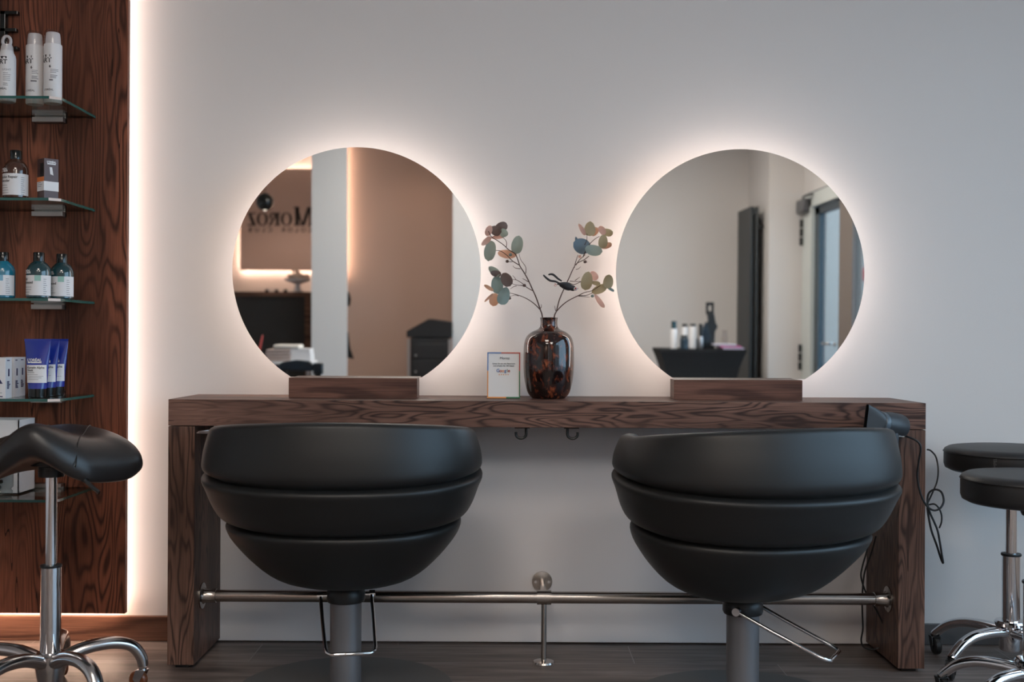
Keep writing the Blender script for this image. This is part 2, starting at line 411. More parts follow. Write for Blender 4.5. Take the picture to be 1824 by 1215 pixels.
# ---------------------------------------------------------------- products
rnd = random.Random(4)
def hairspray(loc, label, rot):
    t = thing('hairspray_can', label, 'spray can', loc, rot, 'white hairspray cans on the top shelf')
    r = .0268
    B().lathe([(r-.006, .002), (r-.002, 0), (r, .004), (r, .178), (r-.001, .181)], 36).build('body', M_white, t)
    B().lathe([(r-.004, .181), (r-.005, .200), (.020, .216), (.018, .218)], 30).build('nozzle', M_white, t)
    b = B(); rows = []
    b.lathe([(r-.0005, .181), (r-.001, .206), (r-.003, .220), (r-.008, .227), (.004, .229)], 36)
    for v in b.bm.verts:
        if v.co.z > .2: v.co.z -= (v.co.x*.14 + .002)
    b.build('clear_cap', M_clearcap, t)
    b = B(); f = cyl(r, -.55, 0)
    b.text('ART', .021, lambda x, y: f(x, y+.122), bold=.0004)
    b._f([b.bm.verts.new(f(*q)) for q in ((-.016, .139), (.0, .139), (.016, .139), (.016, .146), (0, .146), (-.016, .146))])
    b.text('6', .011, lambda x, y: f(x+.015, y+.106), bold=.0004)
    b.mi = 1
    bars(b, f, .016, .100, .026, 3, .0045, .0013, rnd); bars(b, f, .016, .082, .026, 3, .0038, .0015, rnd)
    bars(b, f, .013, .066, .018, 1, .004, .004, rnd)
    b.text("L'ORÉAL", .008, lambda x, y: f(x+.010, y+.036), bold=.0002)
    b.build('print', [M_ink, M_inkg], t, norm=False)
    return t
p = P(62, 187, 3.515); hairspray((p.x, 3.515, SHZ[0]), 'white hairspray can, left one of the touching pair on the top shelf', 0)
p = P(94, 187, 3.50); hairspray((p.x, 3.50, SHZ[0]), 'white hairspray can, right one of the touching pair on the top shelf', .05)
p = P(12, 183, 3.48)
t = thing('mousse_bottle', 'shorter white mousse bottle with ring-shaped nozzle, left end of the top shelf', 'bottle', (p.x, 3.48, SHZ[0]))
r = .0265
B().lathe([(r-.003, 0), (r, .004), (r, .132), (r-.002, .142), (r-.006, .150), (.018, .156)], 36).build('body', M_white, t)
b = B().lathe([(.019, .155), (.017, .170), (.014, .176)], 24)
b.tube([(.0165*math.cos(a)*.75, -.002, .186+.0165*math.sin(a)*.95) for a in [2*PI*k/24 for k in range(24)]], .0045, 10, closed=True)
b.build('ring_nozzle', M_white, t)
b = B().lathe([(.0195, .157), (.0195, .185), (.017, .198), (.010, .205), (.003, .207)], 28); b.build('clear_cap', M_clearcap, t)
b = B(); f = cyl(r, -.15)
b.text('ART', .019, lambda x, y: f(x-.002, y+.112), bold=.0004)
b._f([b.bm.verts.new(f(*q)) for q in ((-.016, .128), (0, .128), (.014, .128), (.014, .135), (0, .135), (-.016, .135))]); b.mi = 1
b.text('LIGHT', .009, lambda x, y: f(x+.014, y+.092)); bars(b, f, .004, .084, .022, 5, .0055, .0012, rnd); bars(b, f, .004, .052, .02, 2, .005, .0015, rnd)
b.text("L'ORÉAL", .008, lambda x, y: f(x, y+.034), bold=.0002)
b.build('print', [M_ink, M_inkg], t, norm=False)

def glassy(name, c, rough=.12): return mat(name, c, rough, spec=.6, coat=.6, coatr=.05)
M_amber = glassy('amber_plastic', (.060, .022, .014)); M_teal = glassy('bright_teal_plastic', (.012, .17, .26), .2)
M_dteal = glassy('dark_teal_plastic', (.010, .045, .055)); M_mint = mat('mint_label', (.30, .52, .46), .5); M_skyl = mat('sky_blue_label', (.22, .45, .60), .5)
def bottle(loc, name, label, m, h, r, lines, group=None, mint=None, phi=-.5, cap_h=.024):
    t = thing(name, label, 'bottle', loc, 0, group)
    s = h-cap_h
    B().lathe([(r-.004, 0), (r, .004), (r, s*.68), (r*.97, s*.76), (r*.86, s*.84), (r*.66, s*.92), (r*.46, s*.965), (r*.42, s)], 40).build('body', m, t)
    B().lathe([(r*.44, s-.004), (r*.46, s-.003), (r*.46, h-.002), (r*.43, h)], 28).build('cap', M_gloss, t)
    z0, z1 = .009, s*.60
    wrap(B(), r, phi, -r*1.9, r*2.1, z0, z1, n=36).build('label', M_label, t, norm=False)
    b = B(); f = cyl(r, phi, 0, .0009)
    for k, l in enumerate(lines): b.text(l, .0105, lambda x, y: f(x-r*.75, y+z1-.014-k*.011), 'LEFT', .0002)
    b.mi = 1; bars(b, f, -r*.75, z1-.036, r*1.1, 5, .0075, .0011, rnd); bars(b, f, r*1.25, z1-.012, r*.35, 9, .0062, .0012, rnd)
    b.mi = 2; b.text("L'ORÉAL", .0085, lambda x, y: f(x-r*.25, y+z1+.010), bold=.0003)
    b._f([b.bm.verts.new(f(*q)) for q in ((-r*.72, z1+.005), (-r*.2, z1+.005), (r*.22, z1+.005), (r*.22, z1+.009), (-r*.2, z1+.009), (-r*.72, z1+.009))])
    if mint: b.mi = 3; b._f([b.bm.verts.new(f(*q)) for q in ((r*.55, z1-.017), (r*.8, z1-.017), (r*1.05, z1-.017), (r*1.05, z1), (r*.8, z1), (r*.55, z1))])
    b.build('print', [M_ink, M_inkg, M_label, mint or M_mint], t, norm=False)
    return t
p = P(28, 350, 3.425); bottle((p.x, 3.425, SHZ[1]), 'shampoo_bottle', 'amber brown bottle with black cap and white label on the second shelf', M_amber, .146, .0365, ['Absolut Repair', 'Molecular'], phi=-.45)
# brown carton
p = P(84, 350, 3.425)
t = thing('serum_carton', 'tall brown carton with orange and white bands beside the amber bottle', 'box', (p.x, 3.43, SHZ[1]), -.74)
hw = .0222; H = .121
B().box(-hw, hw, -hw, hw, 0, H).build('carton', mat('brown_card', (.10, .055, .050), .4), t, bevel=.0008, smooth=False)
e = .0004
b = B().box(-hw-e, hw+e, -hw-e, hw+e, .024, .052); b.mi = 1; b.box(-hw-e, hw-.001, -hw-e, -hw, .052, .066)
b.mi = 2; b.box(hw-.026, hw-.004, -hw-e, -hw, .066, .107)
b.build('label_band', [M_label, mat('orange_print', (.75, .20, .04), .5), M_black], t, smooth=False)
b = B(); fr = lambda x, y: Vector((hw+e*2, x, y)); fl = lambda x, y: Vector((x, -hw-e*2, y))
b.text("L'ORÉAL", .0075, lambda x, y: fr(x, y+.108), bold=.0004); b._f([b.bm.verts.new(fr(*q)) for q in ((-.013, .103), (.013, .103), (.013, .1065), (-.013, .1065))])
b._f([b.bm.verts.new(fr(*q)) for q in ((-.004, .074), (.006, .071), (.002, .095), (-.006, .095))])
b.mi = 1; bars(b, fl, -.018, .048, .03, 3, .0055, .0013, rnd)
b.build('print', [M_label, M_inkg], t, norm=False)
g = 'dark teal shampoo bottles on the middle shelf'
for px, D, lab in ((69, 3.43, 'dark teal bottle standing left in the close pair on the middle shelf'), (110, 3.49, 'dark teal bottle at the right end of the middle shelf, furthest back')):
    p = P(px, 528, D); bottle((p.x, D, SHZ[2]), 'shampoo_bottle', lab, M_dteal, .1395, .0355, ['Scalp', 'Advanced'], g, M_mint)
p = P(5, 528, 3.43); bottle((p.x, 3.43, SHZ[2]), 'shampoo_bottle', 'bright blue-teal bottle cut by the left photo edge on the middle shelf', M_teal, .1395, .0355, ['Scalp', 'Advanced'], None, M_skyl, phi=-.62)
# blue tubes
M_blue = glassy('royal_blue_tube', (.008, .030, .30), .25)
def blue_tube(loc, rz, label):
    t = thing('hair_cream_tube', label, 'tube', loc, rz, 'royal blue tubes on the fourth shelf')
    b = B(); hT = .176
    def fn(u, v):
        a = 2*PI*u; z = .028+(hT-.028)*v
        wx = .0275+(.0395-.0275)*v; wy = .0215*(1-v)**.8+.0008
        return Vector((wx*math.cos(a), wy*math.sin(a), z))
    b.grid(fn, 36, 16, True); b.build('body', M_blue, t)
    B().box(-.0395, .0395, -.0012, .0012, hT-.004, hT+.003).build('crimp', M_blue, t, smooth=False)
    B().lathe([(.024, 0), (.026, .002), (.0262, .028), (.024, .030)], 32, sy=.85).build('cap', M_gloss, t)
    def ff(x, z, off=.0008):
        v = (z-.028)/(hT-.028); wx = .0275+(.0395-.0275)*v; wy = .0215*(1-v)**.8+.0008
        s = max(-.98, min(.98, x/wx)); return Vector((x, -wy*math.sqrt(1-s*s)-off, z))
    b = B(); b.grid(lambda u, v: ff(-.0295+.059*u*(1), .046+.054*v, .0005), 20, 6); b.build('label', M_label, t, norm=False)
    b = B()
    b.text('Keratin Alpha', .0092, lambda x, y: ff(x-.027, y+.089), 'LEFT', .0002); b.text('Sleek', .0092, lambda x, y: ff(x-.027, y+.081), 'LEFT', .0002)
    bars(b, lambda x, y: ff(x, y), -.027, .076, .042, 1, .005, .0013, rnd); b.mi = 1
    bars(b, lambda x, y: ff(x, y), -.027, .070, .05, 4, .0048, .0010, rnd)
    b.mi = 2; b.text("L'ORÉAL", .0115, lambda x, y: ff(x-.006, y+.111), bold=.0004)
    b._f([b.bm.verts.new(ff(*q)) for q in ((-.026, .1055), (-.006, .1055), (.016, .1055), (.016, .1095), (-.006, .1095), (-.026, .1095))])
    b.build('print', [M_ink, M_inkg, M_label], t, norm=False)
    return t
for px, D, rz, lab in ((67, 3.455, .03, 'blue cream tube standing frontmost and leftmost of three'), (84, 3.54, -.06, 'blue cream tube mostly hidden between two others'), (99, 3.61, .05, 'blue cream tube standing rearmost and rightmost of three')):
    p = P(px, 650, D); blue_tube((p.x, D, SHZ[3]), rz, lab)
# white cartons
def carton(loc, label, w=.052, h=.122):
    t = thing('white_carton', label, 'box', loc, .0, 'white cartons on the fourth shelf')
    B().box(-w/2, w/2, -.022, .022, 0, h).build('carton', M_label, t, bevel=.0008, smooth=False)
    b = B(); f = lambda x, y: Vector((x, -.0226, y)); g_ = lambda x, y: Vector((w/2+.0006, x, y))
    b.box(-.008, .008, -.0228, -.0222, .060, .100); b.prism([(-.008, .060), (.008, .060), (.018, .044), (-.018, .044)], -.0228, -.0222)
    bars(b, f, -.02, .034, .04, 4, .006, .0012, rnd); b.box(-.02, .018, -.0228, -.0222, .004, .007)
    bars(b, g_, -.013, .112, .026, 1, .004, .003, rnd); bars(b, g_, -.012, .048, .022, 6, .004, .003, rnd)
    b.box(w/2, w/2+.0007, -.004, .004, .066, .088)
    b.build('print', [mat('dark_blue_print', (.03, .03, .10), .5)], t, norm=False, smooth=False); return t
carton((P(0, 700, 3.43).x, 3.43, SHZ[3]), 'white carton with a dark dropper picture, front one at the left photo edge')
carton((P(15, 700, 3.50).x, 3.50, SHZ[3]), 'white carton standing just behind the front carton, left of the blue tubes')
carton((P(25, 700, 3.57).x, 3.57, SHZ[3]), 'white carton furthest back of the cartons, nearest the blue tubes')
# box on lowest shelf
t = thing('open_white_box', 'open white box on the lowest shelf behind the saddle stool', 'box', (P(-10, 700, 3.56).x, 3.555, SHZ[4]+.001))
b = B().box(-.1, .105, -.06, -.057, 0, .228).box(-.1, .105, .057, .06, 0, .228).box(.102, .105, -.06, .06, 0, .228).box(-.1, -.097, -.06, .06, 0, .228).box(-.1, .105, -.06, .06, 0, .004)
b.build('carton', M_label, t, smooth=False)
b = B()
for k in range(16):
    a = rnd.uniform(0, 6.3); x = .045+rnd.uniform(-.01, .012); b.tube([(x, -.066, .02+k*.009), (x+.012*math.cos(a), -.070, .024+k*.009)], .006, 6)
b.build('dark_motif', M_black, t)
t = thing('glass_jar', 'clear lidded jar in front of the white box on the lowest shelf', 'jar', (P(2, 700, 3.44).x, 3.44, SHZ[4]))
B().lathe([(.030, 0), (.034, .006), (.034, .018), (.030, .024), (.036, .032), (.036, .070), (.022, .088)], 32).build('jar_body', clear('jar_glass', (.75, .78, .78), 1.0, .1), t)
B().lathe([(.023, .086), (.023, .102), (.020, .104)], 24).build('lid', M_satin, t)

# ================================================================ console desk
X0, X1, DY0, DZ, TH = -1.041, 1.256, 3.45, .818, .080
dk = thing('salon_console', 'long dark oak console desk on two slab legs under the round mirrors', 'desk')
B().box(X0, X1, DY0, WY-.001, DZ-TH, DZ).build('desktop', M_deskwood, dk, bevel=.0012, smooth=False)
for xa in (X0, X1-.0805):
    B().box(xa, xa+.0805, DY0+.001, WY-.001, .012, DZ-TH-.002).build('leg', M_legwood, dk, bevel=.0012, smooth=False)
B().box(X0+.02, X0+.06, DY0+.02, WY-.02, 0, .012).box(X1-.06, X1-.02, DY0+.02, WY-.02, 0, .012).build('glide', M_black, dk, smooth=False)
# ---------------------------------------------------------------- foot rail
fr_ = thing('foot_rail', 'brushed steel foot rail running between the desk legs', 'foot rail', (0, 3.54, .203))
xa, xb = X0+.0805, X1-.0805
Rx = lambda x: Matrix.Translation((x, 0, 0)) @ Matrix.Rotation(PI/2, 4, 'Y')
B().lathe([(.0185, .002), (.0185, xb-xa-.002)], 28, Rx(xa)).build('tube', M_steel, fr_)
for x, s in ((xa, 1), (xb, -1)):
    b = B(); b.lathe([(.040, 0), (.040, .004*s), (.026, .006*s), (.022, .012*s), (.0215, .045*s), (.020, .046*s)], 30, Rx(x)); b.build('flange', M_steel, fr_)
xc = P(969, 1065, 3.54).x
b = B().lathe([(.0225, -.022), (.0225, .022)], 28, Rx(xc)); b.build('sleeve', M_steel, fr_)
b = B().lathe([(.0085, -.200), (.0085, -.015)], 18, Matrix.Translation((xc, 0, 0))).lathe([(.034, -.203), (.032, -.198), (.012, -.193)], 26, Matrix.Translation((xc, 0, 0)))
b.build('post', M_steel, fr_)
b = B().tube([(xc, .0, .003), (xc, .06, .003), (xc, .218, .003)], .0095, 16)
b.lathe([(.034, 0), (.033, .005), (.014, .008)], 28, Matrix.Translation((xc, .2195, .003)) @ Matrix.Rotation(PI/2, 4, 'X'))
b.build('wall_bracket', M_steel, fr_)
for s in (-1, 1): B().lathe([(.0045, 0), (.0045, .002)], 12, Matrix.Translation((xc+s*.022, .2125, .003)) @ Matrix.Rotation(PI/2, 4, 'X')).build('screw', M_chrome, fr_)
# ---------------------------------------------------------------- hooks under the desk
for px, s, lab in ((930, -1, 'left black hook under the desk, opening to the left'), (1018, 1, 'right black hook under the desk, opening to the right')):
    p = P(px, 762, 3.475)
    t = thing('bag_hook', lab, 'hook', (p.x, 3.475, DZ-TH), 0, 'hooks under the desktop')
    B().box(-.023, .023, -.010, .010, -.004, 0).build('mounting_plate', M_black, t, bevel=.001)
    x0 = -s*.0125
    pts = [(x0, 0, -.002), (x0, 0, -.018)] + [(x0+s*(.0125-.0125*math.cos(a))*1.25, 0, -.022-.0135*math.sin(a)) for a in [PI*k/10 for k in range(11)]] + [(x0+s*.031, 0, -.016)]
    B().tube(pts, .0042, 10).build('hook', M_black, t)

# ================================================================ mirrors
TILT = .0116
def round_mirror(cx, bx, label, edge_side):
    t = thing('round_mirror', label, 'mirror', (cx, 3.66, DZ), 0, 'round backlit mirrors on the desk')
    R, zc, cut = .399, 1.2205-DZ, .0635
    Mt = Matrix.Translation((0, 0, cut)) @ Matrix.Rotation(TILT, 4, 'X') @ Matrix.Translation((0, 0, -cut))
    h = zc-cut; a0 = math.asin(h/R)
    def outline(r, n=120, hh=h):
        a_ = math.asin(min(.999, hh/r)); st, en = -a_, PI+a_
        return [(r*math.cos(st+(en-st)*k/n), zc+r*math.sin(st+(en-st)*k/n)) for k in range(n+1)]
    b = B(); pts = outline(R); b.prism(pts, 0, .005, Mt)
    for f in b.bm.faces: f.material_index = 1
    b.bm.faces.ensure_lookup_table(); b.bm.faces[0].material_index = 0
    b.build('mirror_glass', [M_mirror, M_medge], t, smooth=False)
    B().prism(outline(.335, 90, h-.03), .005, .045, Mt).build('backing', M_white, t, smooth=False)
    # led strip running round the back, close to the rim
    pts = [Mt @ Vector((x, .038, z)) for x, z in outline(.368, 100, h-.018)]
    B().tube(pts, .006, 8).build('led_strip', M_ledm, t)
    w = .202
    B().box(bx-cx-w, bx-cx+w, -.080, .006, 0, cut-.0005).build('wooden_foot', M_blockwood, t, bevel=.001, smooth=False)
    return t
ML = P(635.5, 485, 3.66).x; MR = P(1318, 485, 3.66).x
round_mirror(ML, P(628.5, 690, 3.58).x, 'left round backlit mirror, reflecting the sign and reception', 1)
round_mirror(MR, P(1315, 690, 3.58).x, 'right round backlit mirror, reflecting the radiator and glazed door', -1)

# ================================================================ vase with branches, bird, card
vp = P(977, 707, 3.62); VX = vp.x
t = thing('tortoiseshell_vase', 'glossy brown and amber tortoiseshell glass vase between the mirrors', 'vase', (VX, 3.62, DZ))
prof = [(.048, 0), (.056, .004), (.068, .022), (.0765, .055), (.0805, .095), (.0805, .150), (.078, .178), (.070, .198), (.054, .212), (.036, .220), (.0285, .228), (.0265, .240), (.0275, .252), (.0285, .256), (.026, .257), (.0245, .250), (.025, .228), (.03, .216)]
pr = spline([(a, 0, b_) for a, b_ in prof], 3)
B().lathe([(max(q.x, .001), q.z) for q in pr], 72, capt=False).build('vase_body', M_vase, t)
vase = t
M_stem = mat('brown_stem', (.075, .038, .030), .6)
def lm(name, c):
    c = tuple(x*1.22 for x in c)
    m = mat(name, c, .6); t = nn(m, 'ShaderNodeBsdfTranslucent'); t.inputs[0].default_value = (*[min(1, x*1.5) for x in c], 1)
    mx = nn(m, 'ShaderNodeMixShader'); mx.inputs[0].default_value = .45
    lk(m, bsdf(m).outputs[0], mx.inputs[1]); lk(m, t.outputs[0], mx.inputs[2]); lk(m, mx.outputs[0], m.node_tree.nodes['Material Output'].inputs[0]); return m
LC = {'g': lm('leaf_grey_green', (.30, .33, .29)), 't': lm('leaf_teal_grey', (.24, .30, .29)), 'b': lm('leaf_dark_brown', (.17, .125, .11)), 'k': lm('leaf_tan', (.50, .35, .26)),
      'p': lm('leaf_pink_brown', (.52, .38, .33)), 'o': lm('leaf_olive_tan', (.36, .32, .22)), 's': lm('leaf_blue_grey', (.17, .22, .26))}
def leaf(parent, org, X, Y, a, b_, rot, c, f, k=.1564, ox=0, oy=0, fold=.14, D=3.6):
    """oval leaf with a midrib fold; centre and half-axes as measured"""
    p = P(ox+X*k, oy+Y*k, D)-org; s = k*D/F*1.07
    r = math.radians(-rot); rr = random.Random(int(X*7+Y))
    th = rr.uniform(-.35, .35)
    bb = B(); n = 26
    def pt(u, v, off=0):
        # u along, v across in -1..1
        shape = math.sqrt(max(0, 1-u*u))*(1+.12*u)
        x = u*a*s; y = v*shape*b_*s
        dz = (fold*abs(y) - .25*(x*x)/(a*s+1e-6))*f + off
        q = Vector((x, 0, y)); q.y = dz
        return p + Matrix.Rotation(-r, 3, 'Y') @ (Matrix.Rotation(th, 3, 'Z') @ q)
    lo = [[bb.bm.verts.new(pt(-1+2*i/12, -1+2*j/6)) for j in range(7)] for i in range(13)]
    hi = [[bb.bm.verts.new(pt(-1+2*i/12, -1+2*j/6, .0006)) for j in range(7)] for i in range(13)]
    for i in range(12):
        for j in range(6):
            bb._f([lo[i][j], lo[i+1][j], lo[i+1][j+1], lo[i][j+1]]); bb._f([hi[i][j], hi[i][j+1], hi[i+1][j+1], hi[i+1][j]])
    for j in (0, 6):
        for i in range(12): bb._f([lo[i][j], hi[i][j], hi[i+1][j], lo[i+1][j]])
    bb.build('leaf', LC[c], parent, weld=False)
def branch(label, ox, oy, tubes, leaves, buds, D=3.62):
    org = Vector((VX, 3.62, DZ+.255))
    t = thing('eucalyptus_branch', label, 'branch', org, 0, 'artificial eucalyptus branches in the vase')
    b = B(); k = .1564
    for w0, pts in tubes:
        q = []
        for i, (X, Y) in enumerate(pts):
            dd = D - .030*(1-min(1, Y/1145))*(1 if (len(pts) % 2) else -1)
            q.append(P(ox+X*k, oy+Y*k, dd)-org)
        q = spline(q, 4); n = len(q)
        b.tube(q, [w0*(1-.55*i/n) for i in range(n)], 7)
    b.build('stem', M_stem, t)
    for i, L in enumerate(leaves):
        X, Y, a, bb, rot, c = L
        leaf(t, org, X, Y, a, bb, rot, c, 1 if i % 2 else -1, ox=ox, oy=oy, D=D-.012+.012*((i*7) % 5-2)/2)
    for X, Y, c in buds:
        p = P(ox+X*k, oy+Y*k, D-.004)-org
        B().lathe([(.002, -.005), (.0045, -.002), (.0048, .002), (.0035, .005)], 10, Matrix.Translation(p) @ Matrix.Rotation(1.2, 4, 'Y')).build('bud', LC[c], t)
    return t
tl = [(.0024, [(712, 1300), (710, 1145), (685, 1060), (640, 930), (600, 840), (550, 730), (500, 640), (455, 570), (435, 510), (400, 430), (330, 385), (270, 330), (200, 280), (130, 235), (95, 170)]),
      (.0018, [(680, 1060), (620, 1000), (540, 945), (450, 905), (340, 875)]), (.0014, [(600, 850), (530, 810), (480, 765), (410, 725), (350, 725)]),
      (.0012, [(500, 790), (420, 785), (350, 765)]), (.0012, [(415, 795), (380, 805), (345, 830)]), (.001, [(410, 725), (390, 695), (370, 675)]), (.0013, [(555, 750), (520, 730), (485, 710)]),
      (.0016, [(450, 560), (370, 510), (310, 450), (240, 400), (180, 390)]), (.0013, [(520, 655), (520, 580), (465, 500), (445, 430)]), (.0012, [(370, 520), (340, 520), (310, 515)]),
      (.0012, [(460, 600), (400, 590), (375, 565)]), (.0012, [(300, 350), (300, 290), (260, 240)]), (.0014, [(690, 1050), (699, 1030), (697, 1005)]), (.001, [(440, 910), (400, 900), (340, 915)])]
ll = [(100, 165, 62, 38, 110, 'p'), (180, 165, 66, 54, 20, 'b'), (250, 115, 70, 46, -10, 'b'), (272, 193, 52, 42, 70, 'g'), (195, 240, 72, 22, -4, 'p'), (72, 285, 68, 30, -42, 'p'),
      (115, 390, 114, 62, 100, 'g'), (305, 432, 106, 46, 4, 'k'), (425, 325, 102, 62, 100, 'g'), (165, 632, 78, 42, 40, 'g'), (300, 722, 82, 60, 60, 'b'), (180, 655, 60, 34, 10, 'b'),
      (195, 780, 98, 64, 85, 't'), (270, 915, 104, 64, 108, 't'), (97, 815, 62, 20, 32, 'k'), (98, 932, 66, 14, -45, 'k'), (162, 950, 72, 52, 100, 'k')]
branch('left eucalyptus branch in the vase, leaning towards the left mirror', 855, 385, tl, ll, [(310, 515, 'b'), (505, 790, 'b'), (335, 935, 'b'), (345, 440, 't')])
tr = [(.0024, [(172, 1300), (175, 1145), (200, 1080), (230, 960), (280, 840), (340, 710), (390, 600), (430, 540), (510, 500), (570, 455)]),
      (.0016, [(400, 590), (425, 500), (445, 440)]), (.0014, [(420, 560), (460, 500), (500, 465), (530, 440)]), (.0018, [(205, 1080), (260, 1020), (340, 960), (450, 905), (520, 870), (600, 850), (700, 790)]),
      (.0012, [(450, 905), (530, 905), (600, 880), (700, 840), (760, 790), (815, 735)]), (.001, [(450, 912), (580, 925)]), (.0014, [(340, 760), (400, 780), (470, 750), (540, 715)]),
      (.0012, [(350, 740), (410, 745), (480, 745)]), (.0012, [(410, 735), (465, 695)]), (.0016, [(500, 470), (545, 370), (585, 310), (640, 260), (690, 230)]), (.0012, [(520, 330), (545, 265), (548, 200)]),
      (.0012, [(190, 1080), (184, 1050), (178, 1020)]), (.0011, [(420, 608), (450, 600), (475, 575)])]
lr = [(492, 155, 72, 24, 58, 'p'), (580, 150, 84, 60, 92, 'o'), (632, 180, 56, 36, -50, 'k'), (485, 340, 100, 82, 20, 's'), (425, 262, 26, 14, 80, 's'), (615, 388, 102, 58, 8, 'g'), (718, 160, 56, 36, 60, 'p'),
      (778, 185, 66, 40, 20, 'o'), (730, 290, 74, 50, 95, 'o'), (772, 338, 64, 30, -20, 'k'), (545, 740, 102, 62, 100, 'o'), (628, 680, 56, 40, 60, 'p'), (650, 765, 52, 24, 10, 'o'),
      (790, 745, 76, 54, 95, 'o'), (685, 835, 88, 46, -24, 'o'), (690, 970, 92, 26, 55, 'p'), (820, 835, 46, 15, 28, 't')]
branch('right eucalyptus branch in the vase, leaning towards the right mirror', 960, 385, tr, lr, [(465, 462, 'p'), (525, 520, 'b'), (608, 910, 't')])
# bird
bp = P(960+315*.1564, 385+800*.1564, 3.585)
t = thing('decorative_bird', 'small dark artificial bird with long tail perched on the right branch', 'bird', bp)
M_bird = mat('dark_feathers', (.022, .022, .026), .6); M_birdw = mat('pale_cheek', (.62, .56, .56), .6); M_birdr = mat('red_face', (.45, .04, .03), .6); M_birdt = mat('tan_feathers', (.30, .17, .10), .6)
Rb = Matrix.Rotation(.25, 4, 'Y')
b = B(); kx = .1564*3.6/F
prof = [(.001, -.026), (.006, -.021), (.0095, -.012), (.012, 0), (.0115, .009), (.009, .015), (.0092, .019), (.0085, .024), (.005, .029), (.001, .031)]
Mb = Matrix.Rotation(PI/2+.28, 4, 'Y'); b.lathe(prof, 20, Mb); body = b.build('body', M_bird, t)
b = B(); hd = Mb @ Vector((0, 0, .0245))
b.lathe([(.001, -.006), (.006, -.004), (.0078, 0), (.006, .004), (.001, .006)], 14, Matrix.Translation(hd+Vector((.003, -.003, -.001)))); b.build('cheek', M_birdw, t)
b = B().lathe([(.001, -.003), (.003, 0), (.001, .003)], 10, Matrix.Translation(hd+Vector((.0045, -.0105, 0)))); b.build('face_patch', M_birdr, t)
b = B().lathe([(.0018, 0), (.0003, .006)], 8, Matrix.Translation(hd+Vector((.008, -.003, 0))) @ Matrix.Rotation(PI/2, 4, 'Y')); b.build('beak', M_ink, t)
for s in (-1, 1):
    b = B().tube(spline([(.006, s*.009, .006), (-.012, s*.012, .008), (-.030, s*.010, .007)], 5), [.0055, .006, .006, .006, .0055, .005, .0045, .004, .003, .002, .001], 10, flat=.35, up=(0, 1, 0)); b.build('wing', M_bird, t)
def bq(X, Y): return P(960+X*.1564, 385+Y*.1564, 3.585)-bp
b = B()
for pts in ([(250, 775), (190, 745), (130, 735), (85, 705), (48, 668)], [(260, 740), (220, 715), (170, 672), (140, 662), (105, 668)]):
    q = spline([bq(*p_) for p_ in pts], 4); n = len(q); b.tube(q, [.0022+.0012*math.sin(PI*i/n) if i < n-1 else .0004 for i in range(n)], 8, flat=.4, up=(0, 1, 0))
b.build('tail', M_bird, t)
b = B().tube([bq(225, 770), bq(250, 790), bq(262, 770)], [.002, .004, .001], 8, flat=.5, up=(0, 1, 0)); b.build('flank', M_birdt, t)
b = B(); b.tube([bq(205, 790), bq(190, 775), bq(180, 765)], .0008, 6); b.tube([bq(190, 775), bq(172, 790), bq(180, 800), bq(195, 797)], .0007, 6); b.build('foot', M_birdr, t)

# review card in an acrylic stand
cp = P(897, 706, 3.60)
cx_, ch, cw = cp.x, .146, .104
t = thing('review_card', 'white upright card with coloured border and small print left of the vase', 'sign', (cx_, 3.60, DZ))
B().box(-cw/2, cw/2, 0, .0025, .002, ch).build('card', mat('card_white', (.84, .82, .80), .35), t, smooth=False)
B().box(-cw/2-.001, cw/2+.001, .0025, .0045, 0, ch+.001).box(-cw/2-.001, cw/2+.001, -.04, .04, 0, .002).build('acrylic_stand', M_acryl, t, smooth=False)
b = B(); e = .0034; y = -.0026
def rect(b, xa, xb, za, zb_, y=y): b._f([b.bm.verts.new((p_[0], y, p_[1])) for p_ in ((xa, za), (xb, za), (xb, zb_), (xa, zb_))])
h2 = cw/2; yy = -.00255
rect(b, -h2, -h2+e, ch*.60, ch, yy); rect(b, -h2+e, -.008, ch-e, ch, yy); b.mi = 1
rect(b, h2-e, h2, ch*.60, ch, yy); rect(b, -.008, h2-e, ch-e, ch, yy); b.mi = 2
rect(b, h2-e, h2, .002, ch*.60, yy); rect(b, .008, h2-e, .002, .002+e, yy); b.mi = 3
rect(b, -h2, -h2+e, .002, ch*.60, yy); rect(b, -h2+e, .008, .002, .002+e, yy)
cmat = [mat('border_blue', (.10, .22, .48), .4), mat('border_red', (.52, .08, .06), .4), mat('border_green', (.06, .20, .09), .4), mat('border_orange', (.80, .33, .10), .4)]
b.build('coloured_border', cmat, t, norm=False, smooth=False)
b = B(); pl = lambda x, y: Vector((x, -.0026, y))
b.text('Moroz', .0115, lambda x, y: pl(x+.003, y+.124)); b.text('Geben Sie uns eine Bewertung', .0058, lambda x, y: pl(x, y+.1085), bold=.0001); b.text('und erhalten Sie 10€ Rabatt', .0058, lambda x, y: pl(x, y+.1015), bold=.0001)
xs = -.0235
for ch_, adv, mi in (('G', .0098, 1), ('o', .0078, 2), ('o', .0078, 4), ('g', .0078, 1), ('l', .0036, 3), ('e', .0070, 2)):
    b.mi = mi; b.text(ch_, .0145, lambda x, y: pl(x+xs, y+.0835), 'LEFT', .0002); xs += adv
b.mi = 4
for k in range(5):
    x0 = -.014+k*.007; pts = []
    for j in range(10):
        rr = .0026 if j % 2 == 0 else .0011; a = PI/2+j*PI/5; pts.append(pl(x0+rr*math.cos(a), .0755+rr*math.sin(a)))
    b._f([b.bm.verts.new(q) for q in pts])
b.build('print', [M_ink]+cmat, t, norm=False, smooth=False)

